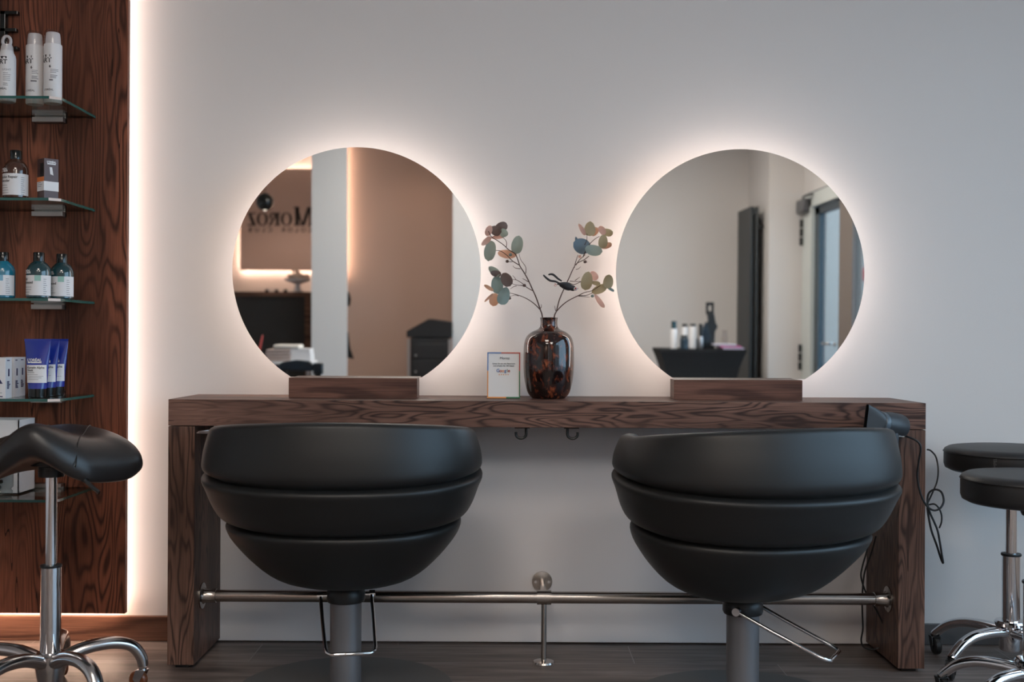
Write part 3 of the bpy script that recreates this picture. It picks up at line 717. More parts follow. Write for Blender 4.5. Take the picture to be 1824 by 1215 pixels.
# ================================================================ salon chairs
def lerp(a, b, t): return a+(b-a)*t
def interp(tab, z):
    if z >= tab[0][0]: return tab[0][1]
    for (z0, r0), (z1, r1) in zip(tab, tab[1:]):
        if z >= z1:
            t = (z0-z)/(z0-z1); return lerp(r0, r1, t)
    return tab[-1][1]
TAB = [(.785, .366), (.76, .372), (.70, .383), (.64, .387), (.60, .384), (.56, .372), (.53, .360), (.50, .343), (.47, .325), (.44, .312), (.41, .290), (.38, .262), (.35, .228), (.33, .196), (.318, .165), (.305, .11), (.298, .03)]
def smooth_tab():
    pts = spline([(r, 0, z) for z, r in TAB], 6); return [(q.z, q.x) for q in pts]
TABS = smooth_tab()
def salon_chair(loc, rz, label, lever_rot):
    t = thing('salon_chair', label, 'chair', loc, rz, 'black tub salon chairs at the desk')
    G1, G2, Z0 = .617, .487, .298
    def zt(c):      # c = cos of angle from the back; 1 back, -1 front
        return .742+(.037*c if c > 0 else .010*c) if c > -.6 else lerp(.736, .665, min(1, (-.6-c)/.4)**1.2)
    levels = []
    for band in range(3):
        for f in (0, .02, .04, .07, .10, .15, .2, .28, .36, .44, .52, .6, .68, .76, .82, .87, .91, .94, .96, .98, 1.0):
            if band > 0 and f == 0: continue
            levels.append((band, f))
    for f in (1.0,): pass
    def outer(c, s, band, f):
        g1 = G1+.022*(1-c)+.018*max(0, -c); g2 = G2+.018*(1-c)+.01*max(0, -c)
        top = zt(c); lim = [top, g1, g2, Z0]; can = [.782, G1, G2, Z0]
        z = lerp(lim[band], lim[band+1], f); zc = lerp(can[band], can[band+1], f)
        r = interp(TABS, zc)
        d = 0
        if band > 0: d += .020*math.exp(-(f/.045)**1.5) 
        if band < 2: d += .024*math.exp(-((1-f)/.06)**1.5) + .004*max(0, (f-.8)/.2)
        if band == 1: d -= .004*math.exp(-((f-.12)/.12)**2)
        if band == 2: d -= .004*math.exp(-((f-.12)/.14)**2)
        r = max(.01, r-d)
        k = max(0, min(1, (z-.30)/.36)); k = k*k*(3-2*k)
        yc = -.055*k
        n = 2.25
        q = (abs(s)**n+abs(c)**n)**(-1/n)
        fy = .86 if c > 0 else .80
        return Vector((r*q*s, yc-r*q*c*fy, z)), r
    b = B(); seg = 96; rows = []
    for band, f in levels:
        row = []
        for k in range(seg):
            a = 2*PI*k/seg; v, _ = outer(math.cos(a), math.sin(a), band, f); row.append(b.bm.verts.new(v))
        rows.append(row)
    # lip and inner wall
    inner = []
    for dr, dz in ((.004, .006), (.016, .011), (.034, .009), (.048, -.004), (.054, -.03), (.058, -.10), (.075, -.20), (.10, -.27)):
        row = []
        for k in range(seg):
            a = 2*PI*k/seg; v, r = outer(math.cos(a), math.sin(a), 0, 0); c_ = Vector((0, -.055, 0)); u = (Vector((v.x, v.y, 0))-c_); L = u.length; u.normalize()
            q = c_+u*(L-dr); zz = v.z+dz
            if dz < -.05: zz = max(.44, .782+dz) if dz > -.25 else .44
            zz = min(zz, v.z+max(dz, 0)) if dz > 0 else min(zz, v.z+dz if dz > -.05 else v.z-.05)
            row.append(b.bm.verts.new((q.x, q.y, zz)))
        inner.append(row)
    allr = inner[::-1]+rows
    for i in range(len(allr)-1):
        for k in range(seg): b._f([allr[i][k], allr[i+1][k], allr[i+1][(k+1) % seg], allr[i][(k+1) % seg]])
    b._f(allr[0]); b._f(allr[-1])
    b.build('shell', M_chair, t, sharp=60)
    b = B()
    def seatf(u, v):
        a = 2*PI*u; r = v
        x = .25*r*math.cos(a); y = .21*r*math.sin(a)
        return Vector((x, y-.03, .50-.06*max(0, r-.75)**2*16-.004*r))
    b.grid(seatf, 48, 12, True); b.build('seat_cushion', M_chair, t, norm=True, weld=True)
    b = B().lathe([(.052, .255), (.055, .262), (.055, .282), (.050, .292), (.058, .300), (.075, .322)], 36); b.build('collar', M_black, t)
    b = B().lathe([(.0445, .011), (.0445, .256)], 48); b.build('column', M_grey, t)
    b = B().lathe([(.31, 0), (.31, .006), (.306, .011), (.06, .012), (.02, .012)], 90, Matrix.Translation((0, -.0, 0))); b.build('base_plate', M_plate, t)
    lv = Matrix.Rotation(lever_rot, 4, 'Z')
    pts = [(-.072, -.01, .272), (-.070, -.10, .232), (-.066, -.225, .180), (-.062, -.242, .174), (-.052, -.250, .171), (.052, -.250, .171), (.062, -.242, .174), (.066, -.225, .180), (.070, -.10, .232), (.072, -.01, .272)]
    b = B().tube([lv @ Vector(p_) for p_ in pts], .0052, 12)
    lever = b.build('pump_lever', M_chrome, t)
    b = B()
    for s in (-1, 1): b.lathe([(.011, -.008), (.011, .008)], 18, lv @ Matrix.Translation((s*.074, -.005, .274)) @ Matrix.Rotation(PI/2, 4, 'Y'))
    b.lathe([(.006, -.07), (.006, .07)], 12, lv @ Matrix.Translation((0, -.005, .274)) @ Matrix.Rotation(PI/2, 4, 'Y'))
    b.build('lever_pivot', M_chrome, lever)
    return t
pL = P(616, 1100, 3.25); pR = P(1323, 1100, 3.13)
salon_chair((pL.x, 3.25, 0), .03, 'black tub salon chair facing the left mirror, its pump bar straight behind', .17)
salon_chair((pR.x, 3.13, 0), .33, 'black tub salon chair facing the right mirror, its pump bar swung right', .75)

# ================================================================ stools
def caster(b_, t, M, wheel_m, fork_m):
    """twin fork caster hung at M (origin = stem top, wheel on floor)"""
    b = B(); b.lathe([(.011, -.004), (.011, .006)], 14, M)
    for s in (-1, 1): b.prism([(-.014, 0), (.014, 0), (.024, -.026), (.014, -.040), (.004, -.036)], s*.014-.0012, s*.014+.0012, M)
    b.box(-.014, .014, -.015, .015, -.003, 0, M)
    c = b.build('caster', fork_m, t, bevel=.0006)
    Mw = M @ Matrix.Translation((.014, 0, -.030)) @ Matrix.Rotation(PI/2, 4, 'X')
    B().lathe([(.008, -.011), (.022, -.011), (.026, -.007), (.0268, 0), (.026, .007), (.022, .011), (.008, .011)], 28, Mw).build('wheel', wheel_m, c)
def five_star(t, angles, hub_z, R, arm, leg_m, wheel_m, fork_m, w):
    for i, a in enumerate(angles):
        Ma = Matrix.Rotation(a, 4, 'Z')
        pts = spline([Ma @ Vector(q) for q in arm], 5); n = len(pts)
        b = B().tube(pts, [w*(1-.22*k/n) for k in range(n)], 14, up=(0, 0, 1), flat=.8); b.build('leg', leg_m, t)
        e_ = arm[-1]
        sw = [.6, 2.4, -1.0, 1.7, -2.2][i]
        caster(None, t, Matrix.Translation(Ma @ Vector((e_[0], 0, .0575))) @ Matrix.Rotation(a+sw, 4, 'Z'), wheel_m, fork_m)
M_amberw = mat('amber_wheel', (.16, .05, .02), .15, coat=.5)
# saddle stool
sp = P(90, 1150, 3.12)
t = thing('saddle_stool', 'black leather saddle stool on wheels in front of the wood panel', 'stool', (sp.x, 3.12, 0))
b = B()
def saddle(u, v):
    a = 2*PI*u
    rho = math.sin(v*PI)            # 0..1..0 (top pole -> rim -> bottom pole)
    top = v < .5
    rr = rho**.8 if rho > 0 else 0
    ca, sa = math.cos(a), math.sin(a)
    n = 2.4; q = (abs(ca)**n+abs(sa)**n)**(-1/n)
    # outline: narrow in front (-y), wide behind
    yy = .165*q*sa*rr
    wv = .205+.045*math.tanh(yy*16)-(.04 if yy < -.10 else 0)*((-yy-.10)/.065)
    xx = wv*q*ca*rr
    base = .700-.058*(abs(xx)/.24)**1.7
    fr = max(0, min(1, (.05-yy)/.20)); bk = max(0, min(1, (yy-.02)/.15))
    base += .030*fr*math.exp(-(xx/.085)**2) - .078*fr*(abs(xx)/.2)**1.5 + .012*bk - .016*math.exp(-((yy-.03)/.06)**2)*math.exp(-(xx/.10)**2)
    th = .053*(max(0, 1-rr**8))**.5
    # rounded thick rim
    return Vector((xx, yy, base+(th if top else -th)*(1.0 if top else .9)))
b.grid(saddle, 72, 41, True); seat = b.build('saddle_seat', M_leather, t, weld=True, sharp=80)
# seams
for s in (-1, 1):
    b = B(); q = []
    for k in range(15):
        v = k/14; y = lerp(.155, -.158, v); x = s*lerp(.055, .125, v**1.3)
        # find surface height
        best = None
        for i in range(0, 73):
            for j in range(0, 21):
                pass
        q.append((x, y))
    def top_z(x, y):
        lo = None; bd = 9
        for i in range(0, 144):
            for j in range(1, 50):
                p_ = saddle(i/144, j/100)
                d_ = (p_.x-x)**2+(p_.y-y)**2
                if d_ < bd: bd = d_; lo = p_.z
        return lo
    b.tube(spline([(x, y, top_z(x, y)+.0012) for x, y in q], 3), .0016, 6); b.build('seam', M_black, seat)
B().lathe([(.034, .622), (.034, .650), (.06, .655), (.06, .675)], 28).build('seat_mount', M_black, t)
B().lathe([(.0155, .37), (.0155, .625)], 28).build('gas_lift', M_chrome, t)
b = B().lathe([(.0275, .13), (.0275, .374)], 36); b.build('column', M_chrome, t)
B().lathe([(.0285, .374), (.0285, .380), (.018, .382)], 30).build('collar', M_black, t)
b = B().lathe([(.024, .048), (.030, .052), (.036, .075), (.044, .12), (.044, .135), (.032, .142)], 32); b.build('hub', M_alu, t)
arm = [(.03, 0, .118), (.09, 0, .140), (.16, 0, .145), (.215, 0, .130), (.243, 0, .095), (.248, 0, .068)]
five_star(t, [math.radians(x) for x in (103.5, 31.5, -40.5, -112.5, 175.5)], .12, .25, arm, M_alu, M_amberw, M_alu, .024)
b = B().tube([(.10, -.09, .640), (.135, -.10, .622)], .008, 8).tube([(.130, -.10, .624), (.150, -.105, .607), (.170, -.108, .592)], .0105, 8, flat=.5); b.build('tilt_lever', M_gloss, t)

# round stools
def round_stool(loc, label, rz, top, bottom, colz, R, mark, rots):
    t = thing('round_stool', label, 'stool', loc, rz, 'round black rolling stools beside the desk')
    e_ = .014
    prof = [(.02, bottom), (R-.02, bottom+.002), (R-.004, bottom+.010), (R, bottom+.022), (R, top-.024), (R-.001, top-.018), (R+.001, top-.015), (R-.003, top-.008), (R-.014, top-.002), (R-.03, top), (.02, top+.003)]
    st = B().lathe(prof, 84).build('seat', M_stool, t, sharp=50)
    b = B(); b.tube([((R+.0008)*math.cos(2*PI*k/72), (R+.0008)*math.sin(2*PI*k/72), top-.0165) for k in range(72)], .0016, 6, closed=True); b.build('piping', M_black, st)
    if mark:
        b = B(); f = cyl(R, mark-rz, 0)
        b.text('COMPEL', .013, lambda x, y: f(-y, x+(top+bottom)/2-.004)); b.build('stitched_lettering', mat('grey_stitch', (.10, .10, .10), .6), st, norm=False)
    B().lathe([(.0165, colz-.02), (.0165, bottom-.012)], 28).build('gas_lift', M_chrome, t)
    B().lathe([(.030, bottom-.030), (.034, bottom-.022), (.034, bottom)], 24).build('seat_mount', M_black, t)
    B().lathe([(.0265, .14), (.0265, colz-.006)], 36).build('column', M_chrome, t)
    B().lathe([(.029, colz-.007), (.030, colz-.004), (.029, colz), (.018, colz+.001)], 30).build('collar', M_black, t)
    B().lathe([(.030, .060), (.034, .066), (.034, .135), (.046, .138), (.048, .146), (.044, .152), (.030, .154)], 32).build('hub', M_chrome, t)
    arm = [(.03, 0, .118), (.09, 0, .122), (.15, 0, .118), (.20, 0, .100), (.235, 0, .072), (.245, 0, .062)]
    five_star(t, [math.radians(x) for x in rots], .12, .25, arm, M_chrome, M_black, M_black, .0205)
    return t
q = P(1793, 1100, 3.52); round_stool((q.x, 3.49, 0), 'black round rolling stool standing further back beside the desk, seat higher', 0, .682, .606, .357, .196, -.62, (205, 133, 61, -11, -83))
q = P(1829, 1100, 3.10); round_stool((q.x, 3.06, 0), 'black round rolling stool nearest the camera at the right edge, seat lower', .03, .650, .568, .362, .186, None, (210, 138, 66, -6, -78))

# ================================================================ hairdryer, holders, cords
M_dry = mat('matt_black_dryer', (.028, .031, .036), .42); 
def holder(x, label):
    t = thing('dryer_holder', label, 'hairdryer holder', (x, 3.40, DZ-TH-.012), 0, 'hairdryer holders under the desktop')
    b = B(); R = .045
    b.tube([(R*math.cos(a), R*math.sin(a)-.0, -.002) for a in [2*PI*k/40 for k in range(40)]], .0028, 8, closed=True)
    b.box(-.045, .045, -.03, .10, -.0045, -.0015)
    b.build('ring_plate', M_satin, t)
    B().box(-.02, .02, .07, .10, -.0015, .012).build('mount', M_satin, t, smooth=False)
    return t
hx = P(1582, 775, 3.38).x
holder(hx, 'thin steel holder plate carrying the hairdryer under the right desk end')
holder(P(388, 763, 3.44).x, 'thin steel holder plate under the left desk end, behind the left chair')
# hairdryer lying: barrel axis runs right and slightly back, nozzle to the left
A = P(1604, 760, 3.40); Bp = P(1532, 747, 3.315)
t = thing('hairdryer', 'matt black hairdryer with flat nozzle lying in the holder at the right desk end', 'hairdryer', A)
ax = (Bp-A); L = ax.length; ax.normalize()
Mr = ax.to_track_quat('Z', 'X').to_matrix().to_4x4()
b = B().lathe([(.028, -.006), (.034, -.002), (.0370, .008), (.0375, .050), (.035, .078)], 40, Mr); b.build('barrel', M_dry, t)
b = B().lathe([(.035, .077), (.0335, .080), (.0335, .088), (.035, .090), (.035, .096), (.033, .098)], 40, Mr); b.build('ring', mat('blue_grey_ring', (.07, .09, .11), .3), t)
b = B()
def nozzle(u, v):
    a = 2*PI*u; z = .096+v*.052; w0, h0 = .033, .033
    e_ = v**1.0
    # round -> wide flat slit (wide in local x = up)
    n = 2+5*e_
    ca, sa = math.cos(a), math.sin(a); q = (abs(ca)**n+abs(sa)**n)**(-1/n)
    return (Mr @ Vector((q*ca*lerp(w0, .047, e_), q*sa*lerp(h0, .006, e_), z)))
b.grid(nozzle, 56, 14, True); nz = b.build('nozzle', M_dry, t)
b = B().tube(spline([(-.034, -.034, -.0), (-.034, -.034, -.06), (-.034, -.030, -.13)], 5), .017, 14)
b.build('handle', M_dry, t); dryer = t
M_cord = mat('black_cord', (.012, .013, .015), .45)
def cord(name, label, pts, r=.0032):
    o = B().tube(spline([P(*p_) for p_ in pts], 7), r, 8).build(name, M_cord); return tag(o, label, 'cord')
DRYER_CORD = ([(1604, 775, 3.435), (1622, 780, 3.42), (1636, 788, 3.41), (1640, 800, 3.41), (1636, 825, 3.42), (1634, 850, 3.43), (1640, 880, 3.43), (1650, 900, 3.43), (1662, 909, 3.43), (1674, 906, 3.43), (1681, 893, 3.44), (1677, 877, 3.45), (1666, 872, 3.46), (1655, 878, 3.47),
      (1652, 893, 3.47), (1656, 912, 3.46), (1664, 930, 3.45), (1670, 945, 3.45), (1674, 965, 3.45), (1678, 990, 3.45), (1680, 1003, 3.45), (1676, 995, 3.455), (1668, 970, 3.46), (1659, 945, 3.46), (1654, 920, 3.47), (1652, 905, 3.50)])
co = B().tube(spline([P(*p_)-dryer.location for p_ in DRYER_CORD], 7), .0032, 8).build('cord', M_cord, dryer)
cord('looped_cord', 'thin black cord curving out from the side of the right desk leg',
     [(1652, 801, 3.60), (1658, 803, 3.56), (1667, 814, 3.52), (1671, 835, 3.50), (1669, 858, 3.50), (1660, 880, 3.50), (1654, 893, 3.51), (1653, 899, 3.53), (1664, 898, 3.50), (1672, 905, 3.50), (1677, 917, 3.50), (1677, 930, 3.50), (1673, 941, 3.50)], .0026)
cord('floor_cord', 'black cable hanging in a loop to the floor inside the right desk leg',
     [(1549, 960, 3.60), (1543, 985, 3.60), (1536, 1010, 3.60), (1534, 1030, 3.60), (1545, 1062, 3.60), (1558, 1082, 3.60), (1570, 1105, 3.60), (1579, 1130, 3.60), (1578, 1145, 3.61), (1566, 1154, 3.63), (1550, 1157, 3.63), (1538, 1152, 3.64), (1534, 1140, 3.64), (1537, 1120, 3.63), (1536, 1090, 3.62), (1536, 1060, 3.62), (1540, 1020, 3.62), (1552, 985, 3.62), (1560, 955, 3.62)], .0027)

# ================================================================ what the mirrors show, behind the camera
MY = 3.66
def V(px, py, D):      # the real place of a point seen in a mirror at unfolded distance D
    v = P(px, py, D)
    # unfold across the mirror plane that leans TILT towards the room
    n = Vector((0, -math.cos(TILT), -math.sin(TILT))); q = Vector((0, MY, .8815))
    return v-2*n*((v-q).dot(n))
M_colp = plaster('white_column_paint', (.62, .63, .64))
# white column and wide pillar
box_struct('trim_2', M_colp, (V(556, 500, 10).x, V(618, 500, 10).x, -2.72, -2.66, 0, 2.95))
box_struct('trim_3', M_colp, (V(806, 500, 10.3).x, .25, -3.6, -3.0, 0, 2.95))
xl = V(618, 500, 10).x
l = thing('led_column_strip', 'warm light strip on the beige wall beside the white column, seen in the left mirror', 'light strip', (V(618, 500, 11.2).x-.05, -3.845, 1.46))
B().box(-.01, .01, .0, .012, 0, 1.3).build('led_strip', M_ledc, l, smooth=False)
B().box(-.024, -.010, -.038, .012, 0, 1.3).build('rail', M_satin, l, smooth=False)
# sign
sg = thing('backlit_sign', 'pale backlit sign with the black salon lettering, seen in the left mirror', 'sign', (0, -6.02, 0))
DS = MY*2+6.0
a_, c_ = V(428, 300, DS), V(556, 482, DS)
B().box(a_.x, a_.x+2.2, -.04, -.01, c_.z, a_.z).build('board', mat('sign_board', (.66, .54, .50), .6), sg, smooth=False)
b = B()
for q in ((a_.x+.02, a_.x+2.15, -.09, -.06, a_.z-.04, a_.z-.02), (a_.x+.02, a_.x+2.15, -.09, -.06, c_.z+.02, c_.z+.04), (a_.x+.02, a_.x+.04, -.09, -.06, c_.z+.02, a_.z-.02)): b.box(*q)
b.build('led_strip', M_leds, sg, smooth=False)
# lettering: reads correctly from the room, so it runs along -x
b = B()
def SP(px, py): v = V(px, py, DS); return v.x, v.z
def stroke(pts):
    v = [b.bm.verts.new((x, -.004, z)) for x, z in pts]; w = [b.bm.verts.new((x, -.009, z)) for x, z in pts]
    b._f(v); b._f(w[::-1])
    for i in range(len(v)): b._f([v[i], v[(i+1) % len(v)], w[(i+1) % len(v)], w[i]])
def poly(px): stroke([SP(*q) for q in px])
T, Bt, Ts = 369, 402, 379
# M with thick and thin stems (mirrored in the photo: M starts at the right)
poly([(554, T), (551, T), (551, Bt), (554, Bt)]); poly([(554, T), (548, T), (537, Bt), (543, Bt)]); poly([(537, Bt), (540, Bt), (531, T), (527, T)]); poly([(533, T), (526, T), (526, Bt), (533, Bt)])
poly([(536, Bt-2), (523, Bt-2), (523, Bt), (536, Bt)]); poly([(556, Bt-2), (548, Bt-2), (548, Bt), (556, Bt)]); poly([(534, T), (523, T), (523, T+2), (534, T+2)])
def ring(cx, cy, rx, ry, tx, ty):
    n = 28; o_ = [SP(cx+rx*math.cos(2*PI*k/n), cy+ry*math.sin(2*PI*k/n)) for k in range(n)]; i_ = [SP(cx+(rx-tx)*math.cos(2*PI*k/n), cy+(ry-ty)*math.sin(2*PI*k/n)) for k in range(n)]
    for k in range(n): stroke([o_[k], o_[(k+1) % n], i_[(k+1) % n], i_[k]])
ring(510.5, 390.5, 10, 12, 4.6, 1.6); ring(467.5, 390.5, 10, 12, 4.6, 1.6)
poly([(497, Ts), (492, Ts), (492, Bt), (497, Bt)]); poly([(499, Bt-2), (489, Bt-2), (489, Bt), (499, Bt)]); poly([(499, Ts), (486, Ts), (486, Ts+2), (499, Ts+2)])
ring(486, 385, 5.5, 6.4, 3.2, 1.5); poly([(489, 390), (485, 391), (478, Bt), (483, Bt)])
poly([(456, Ts), (442, Ts), (442, Ts+2.2), (456, Ts+2.2)]); poly([(456, Bt-2.2), (441, Bt-2.2), (441, Bt), (456, Bt)]); poly([(447, Ts), (441.5, Ts), (450, Bt), (456, Bt)])
k_ = DS/F
for i, ch_ in enumerate('COLOR CLUB'):
    if ch_ == ' ': continue
    cx, cz = SP(552-i*11.8, 413.5)
    b.text(ch_, .078, lambda x, y: Vector((cx-x, -.006, cz+y)), bold=.001)
b.build('lettering', M_ink, sg, norm=False, smooth=False)
# reception counter
DC = 11.5; yc = MY*2-DC
ct = thing('reception_counter', 'dark-fronted reception counter with wooden frame, seen in the left mirror', 'counter', (0, yc, 0))
zt_ = V(500, 520, DC).z; xr = V(556, 600, DC).x
M_cwood = wood('counter_oak', 'x', (.20, .105, .07), (.07, .035, .022), 2.2, 16, .5)
B().box(-3.4, xr, -.60, 0, zt_-.045, zt_).build('worktop', M_cwood, ct, smooth=False)
B().box(xr-.075, xr, -.60, 0, 0, zt_-.045).build('side_panel', M_cwood, ct, smooth=False)
B().box(-3.4, xr-.075, -.55, -.03, 0, zt_-.045).build('front_panel', mat('anthracite_panel', (.022, .021, .020), .6), ct, smooth=False)
# flower bowl on a stand
q = V(529, 515, 11.6)
t = thing('flower_bowl', 'white footed bowl heaped with pale flowers on the reception counter', 'bowl', (q.x, yc-.15, zt_))
B().lathe([(.055, 0), (.05, .012), (.03, .03), (.03, .08), (.06, .095), (.12, .11), (.135, .135), (.125, .14)], 32).build('bowl', M_label, t)
b = B(); rr = random.Random(3)
for k in range(26):
    a = rr.uniform(0, 6.28); r_ = rr.uniform(0, .11); b.lathe([(.004, -.022), (.022, -.012), (.028, 0), (.02, .016), (.004, .022)], 10, Matrix.Translation((r_*math.cos(a), r_*math.sin(a), .150+.03*(1-r_/.11)+rr.uniform(-.008, .01))))
for k in range(7): b.tube([(rr.uniform(-.05, .05), 0, .16), (rr.uniform(-.08, .08), rr.uniform(-.05, .05), .24)], .006, 6)
b.build('flowers', mat('pale_flowers', (.75, .62, .52), .7), t)
for i, px in enumerate((476, 493, 509)):
    q = V(px, 515, 11.6); t = thing('small_jar', 'small grey jar on the reception counter, %s' % ('furthest from the flower bowl', 'middle of the three', 'nearest the flower bowl')[i], 'jar', (q.x, yc-.10, zt_), 0, 'small jars on the reception counter')
    B().lathe([(.016, 0), (.02, .004), (.02, .02), (.014, .024)], 14).build('jar_body', M_black, t); B().lathe([(.015, .024), (.015, .032)], 14).build('lid', M_satin, t)
q = V(552, 515, 11.6)  # unidentified dark upright form, filled in with a vase outline
t = thing('dark_upright_shape', 'dark red-brown upright shape half hidden by the white column, seen in the left mirror', 'vase', (q.x+.09, yc-.42, zt_))
B().lathe([(.05, 0), (.06, .05), (.04, .14), (.045, .22), (.06, .28), (.04, .33)], 24).build('vase_body', mat('dark_red_brown', (.03, .012, .010), .4), t)
# pendant lamp
q = V(472, 360, 10.2)
t = thing('pendant_lamp', 'black globe pendant lamp with lit bulb, seen in the left mirror', 'lamp', (q.x, q.y, q.z))
B().lathe([(.035, -.073), (.06, -.055), (.077, -.025), (.081, 0), (.076, .03), (.058, .058), (.03, .076), (.008, .082)], 32, capb=False).build('shade', M_gloss, t)
B().lathe([(.004, -.077), (.016, -.072), (.022, -.064), (.012, -.045)], 18).build('bulb', mat('lit_bulb', (1, 1, 1), .5, es=2.5, ec=(1, .85, .7)), t)
B().lathe([(.003, .08), (.003, 2.95-q.z)], 8).build('cable', M_black, t)
M_fill = mat('fill_emitter', (1, 1, 1), .5, es=FILL_E, ec=(1, .90, .80))  # unseen glowing ceiling panels, added to raise the ambient light
for i, (x, y) in enumerate(((1.2, -1.9), (-.8, -1.5), (1.0, -.9), (-.5, .6))):
    c = thing('fill_panel', ('added square fill panel at the ceiling, rear one nearer the glazed door', 'added square fill panel at the ceiling, rear one nearer the reception', 'added square fill panel between the rear panels and the chairs, window side', 'added square fill panel nearest the mirrors')[i], 'fill light', (x, y, 2.95))
    B().box(-.46, .46, -.46, .46, -.02, 0).build('frame', M_white, c, smooth=False); B().box(-.44, .44, -.44, .44, -.023, -.020).build('fill_surface', M_fill, c, smooth=False)
# ceiling spots in the rear room
for i, (x, y, pw) in enumerate(((-2.4, -5.0, 40), (-.5, -2.4, 14), (-.9, -3.2, 10))):
    c = thing('ceiling_spot', ('round ceiling spotlight over the reception', 'round ceiling spotlight before the white pillar', 'round ceiling spotlight near the beige wall')[i], 'lamp', (x, y, 2.95))
    B().lathe([(.06, -.02), (.06, 0)], 24).build('housing', M_white, c); B().lathe([(.045, -.022), (.045, -.020)], 20).build('lens', mat('spot_lens', (1, 1, 1), .5, es=12, ec=(1, .75, .55)), c)
    l = bpy.data.lights.new('spot_light', 'SPOT'); l.energy = pw; l.color = (1, .68, .50); l.spot_size = 2.2; l.spot_blend = .6; l.shadow_soft_size = .05
    lo = bpy.data.objects.new('spot_light', l); COL.objects.link(lo); lo.location = (x, y, 2.90)
# towel trolley with boxes and the dark chair back
def trolley(name, label, x0, x1, y0, y1, z, m, cat='trolley'):
    t = thing(name, label, cat, ((x0+x1)/2, (y0+y1)/2, 0)); w, d_ = (x1-x0)/2, (y1-y0)/2
    B().box(-w, w, -d_, d_, z-.02, z).build('top', m, t, bevel=.004)
    for sx in (-1, 1):
        for sy in (-1, 1):
            B().box(sx*(w-.02)-.01, sx*(w-.02)+.01, sy*(d_-.02)-.01, sy*(d_-.02)+.01, .04, z-.02).build('leg', M_satin, t)
            B().lathe([(.01, -.012), (.02, -.012), (.02, .012), (.01, .012)], 16, Matrix.Translation((sx*(w-.02), sy*(d_-.02), .02)) @ Matrix.Rotation(PI/2, 4, 'X')).build('wheel', M_black, t)
    return t
D8 = 8.0; y8 = MY*2-D8
a_ = V(468, 644, D8); c_ = V(553, 644, D8)
tr_ = trolley('side_trolley', 'small white trolley carrying folded towels, seen in the left mirror', a_.x, c_.x, y8-.3, y8+.02, a_.z, M_white)
zt2 = a_.z
u1 = V(471, 622, D8); u2 = V(515, 642, D8)
for i in range(4):
    hh = (u1.z-zt2)/4
    o = B().box(-abs(u2.x-u1.x)/2, abs(u2.x-u1.x)/2, -.10, .10, 0, hh-.002).build('folded_towel', mat('towel_beige', (.50, .40, .36), .9), bevel=.006)
    o.location = ((u1.x+u2.x)/2+.006*(i % 2), y8-.12, zt2+i*hh)
    tag(o, 'pale pink-beige folded towel, %s' % ('bottom of the stack on the trolley', 'second from the bottom of the stack', 'second from the top of the stack', 'topmost of the square-folded stack')[i], 'towel', 'towels folded on the trolley')
w1 = V(484, 614, D8); w2 = V(532, 622, D8)
o = B().box(-abs(w2.x-w1.x)/2, abs(w2.x-w1.x)/2, -.09, .09, 0, w1.z-w2.z).build('rolled_towel', mat('towel_cream', (.72, .68, .62), .9), bevel=.015, seg=4)
o.location = ((w1.x+w2.x)/2, y8-.12, zt2+(u1.z-zt2)); tag(o, 'cream rounded towel lying across the top of the towel stack', 'towel')
w1 = V(516, 621, D8); w2 = V(552, 642, D8)
o = B().prism([(-abs(w2.x-w1.x)/2, 0), (abs(w2.x-w1.x)/2, 0), (abs(w2.x-w1.x)/2*.85, w1.z-zt2-.002), (-abs(w2.x-w1.x)/2, w1.z-zt2-.002)], -.08, .08).build('white_box', M_label, smooth=False)
o.location = ((w1.x+w2.x)/2, y8-.12, zt2); tag(o, 'bright white box beside the towel stack on the trolley', 'box')
q = V(463, 607, 8.1)
a_ = V(458, 640, 8.1)
t = thing('tail_comb', 'pink-red comb handle standing up against the dark counter, in the left mirror', 'comb', (a_.x, a_.y, zt2))
v1, v2 = V(459, 625, 8.1), V(468, 597, 8.1)
B().tube([Vector((0, 0, 0)), Vector((v2.x-a_.x, 0, v2.z-zt2))], [.012, .006], 8).build('handle', mat('coral_plastic', (.65, .10, .09), .4), t)
# table-like stand for the comb jar
tag(B().lathe([(.045, 0), (.048, .01), (.048, .06), (.044, .06)], 20, Matrix.Translation((a_.x, a_.y, zt2-.0))).build('comb_cup', M_black), 'black cup holding the coral comb at the left mirror edge', 'cup')
B().box(a_.x-.07-tr_.location.x, a_.x+.07-tr_.location.x, -.10, .05, zt2-.02, zt2).build('side_flap', M_white, tr_)
# dark chair back
D7 = 7.45; y7 = MY*2-D7
a_ = V(497, 655, D7); c_ = V(575, 655, D7); xm = (a_.x+c_.x)/2; hw_ = (c_.x-a_.x)/2
z1, z2 = V(530, 641, D7).z, V(530, 661, D7).z
t = thing('low_back_chair', 'dark blue low-backed chair before the towel trolley, seen in the left mirror', 'chair', (xm, y7, 0))
b = B(); b.prism([(-hw_, z2+.005), (hw_-.06, z2), (hw_-.06, z1-.035), (hw_*.4, z1-.008), (-hw_*.2, z1), (-hw_*.8, z1-.014), (-hw_, z1-.03)], -.03, .02)
b.build('backrest', mat('dark_blue_vinyl', (.018, .030, .042), .35), t, bevel=.010, seg=3)
b = B().box(hw_-.06, hw_, -.035, .03, z2-.02, z1-.02); b.build('arm_cap', mat('navy_plastic', (.012, .02, .028), .4), t, bevel=.008)
B().box(hw_-.048, hw_-.015, -.02, .01, .45, z2-.02).box(-hw_+.02, -hw_+.05, -.02, .01, .45, z2+.01).build('back_support', M_black, t)
B().box(-hw_, hw_, -.42, .02, .40, .47).build('seat', mat('dark_blue_vinyl_seat', (.018, .030, .042), .4), t, bevel=.02, seg=3)
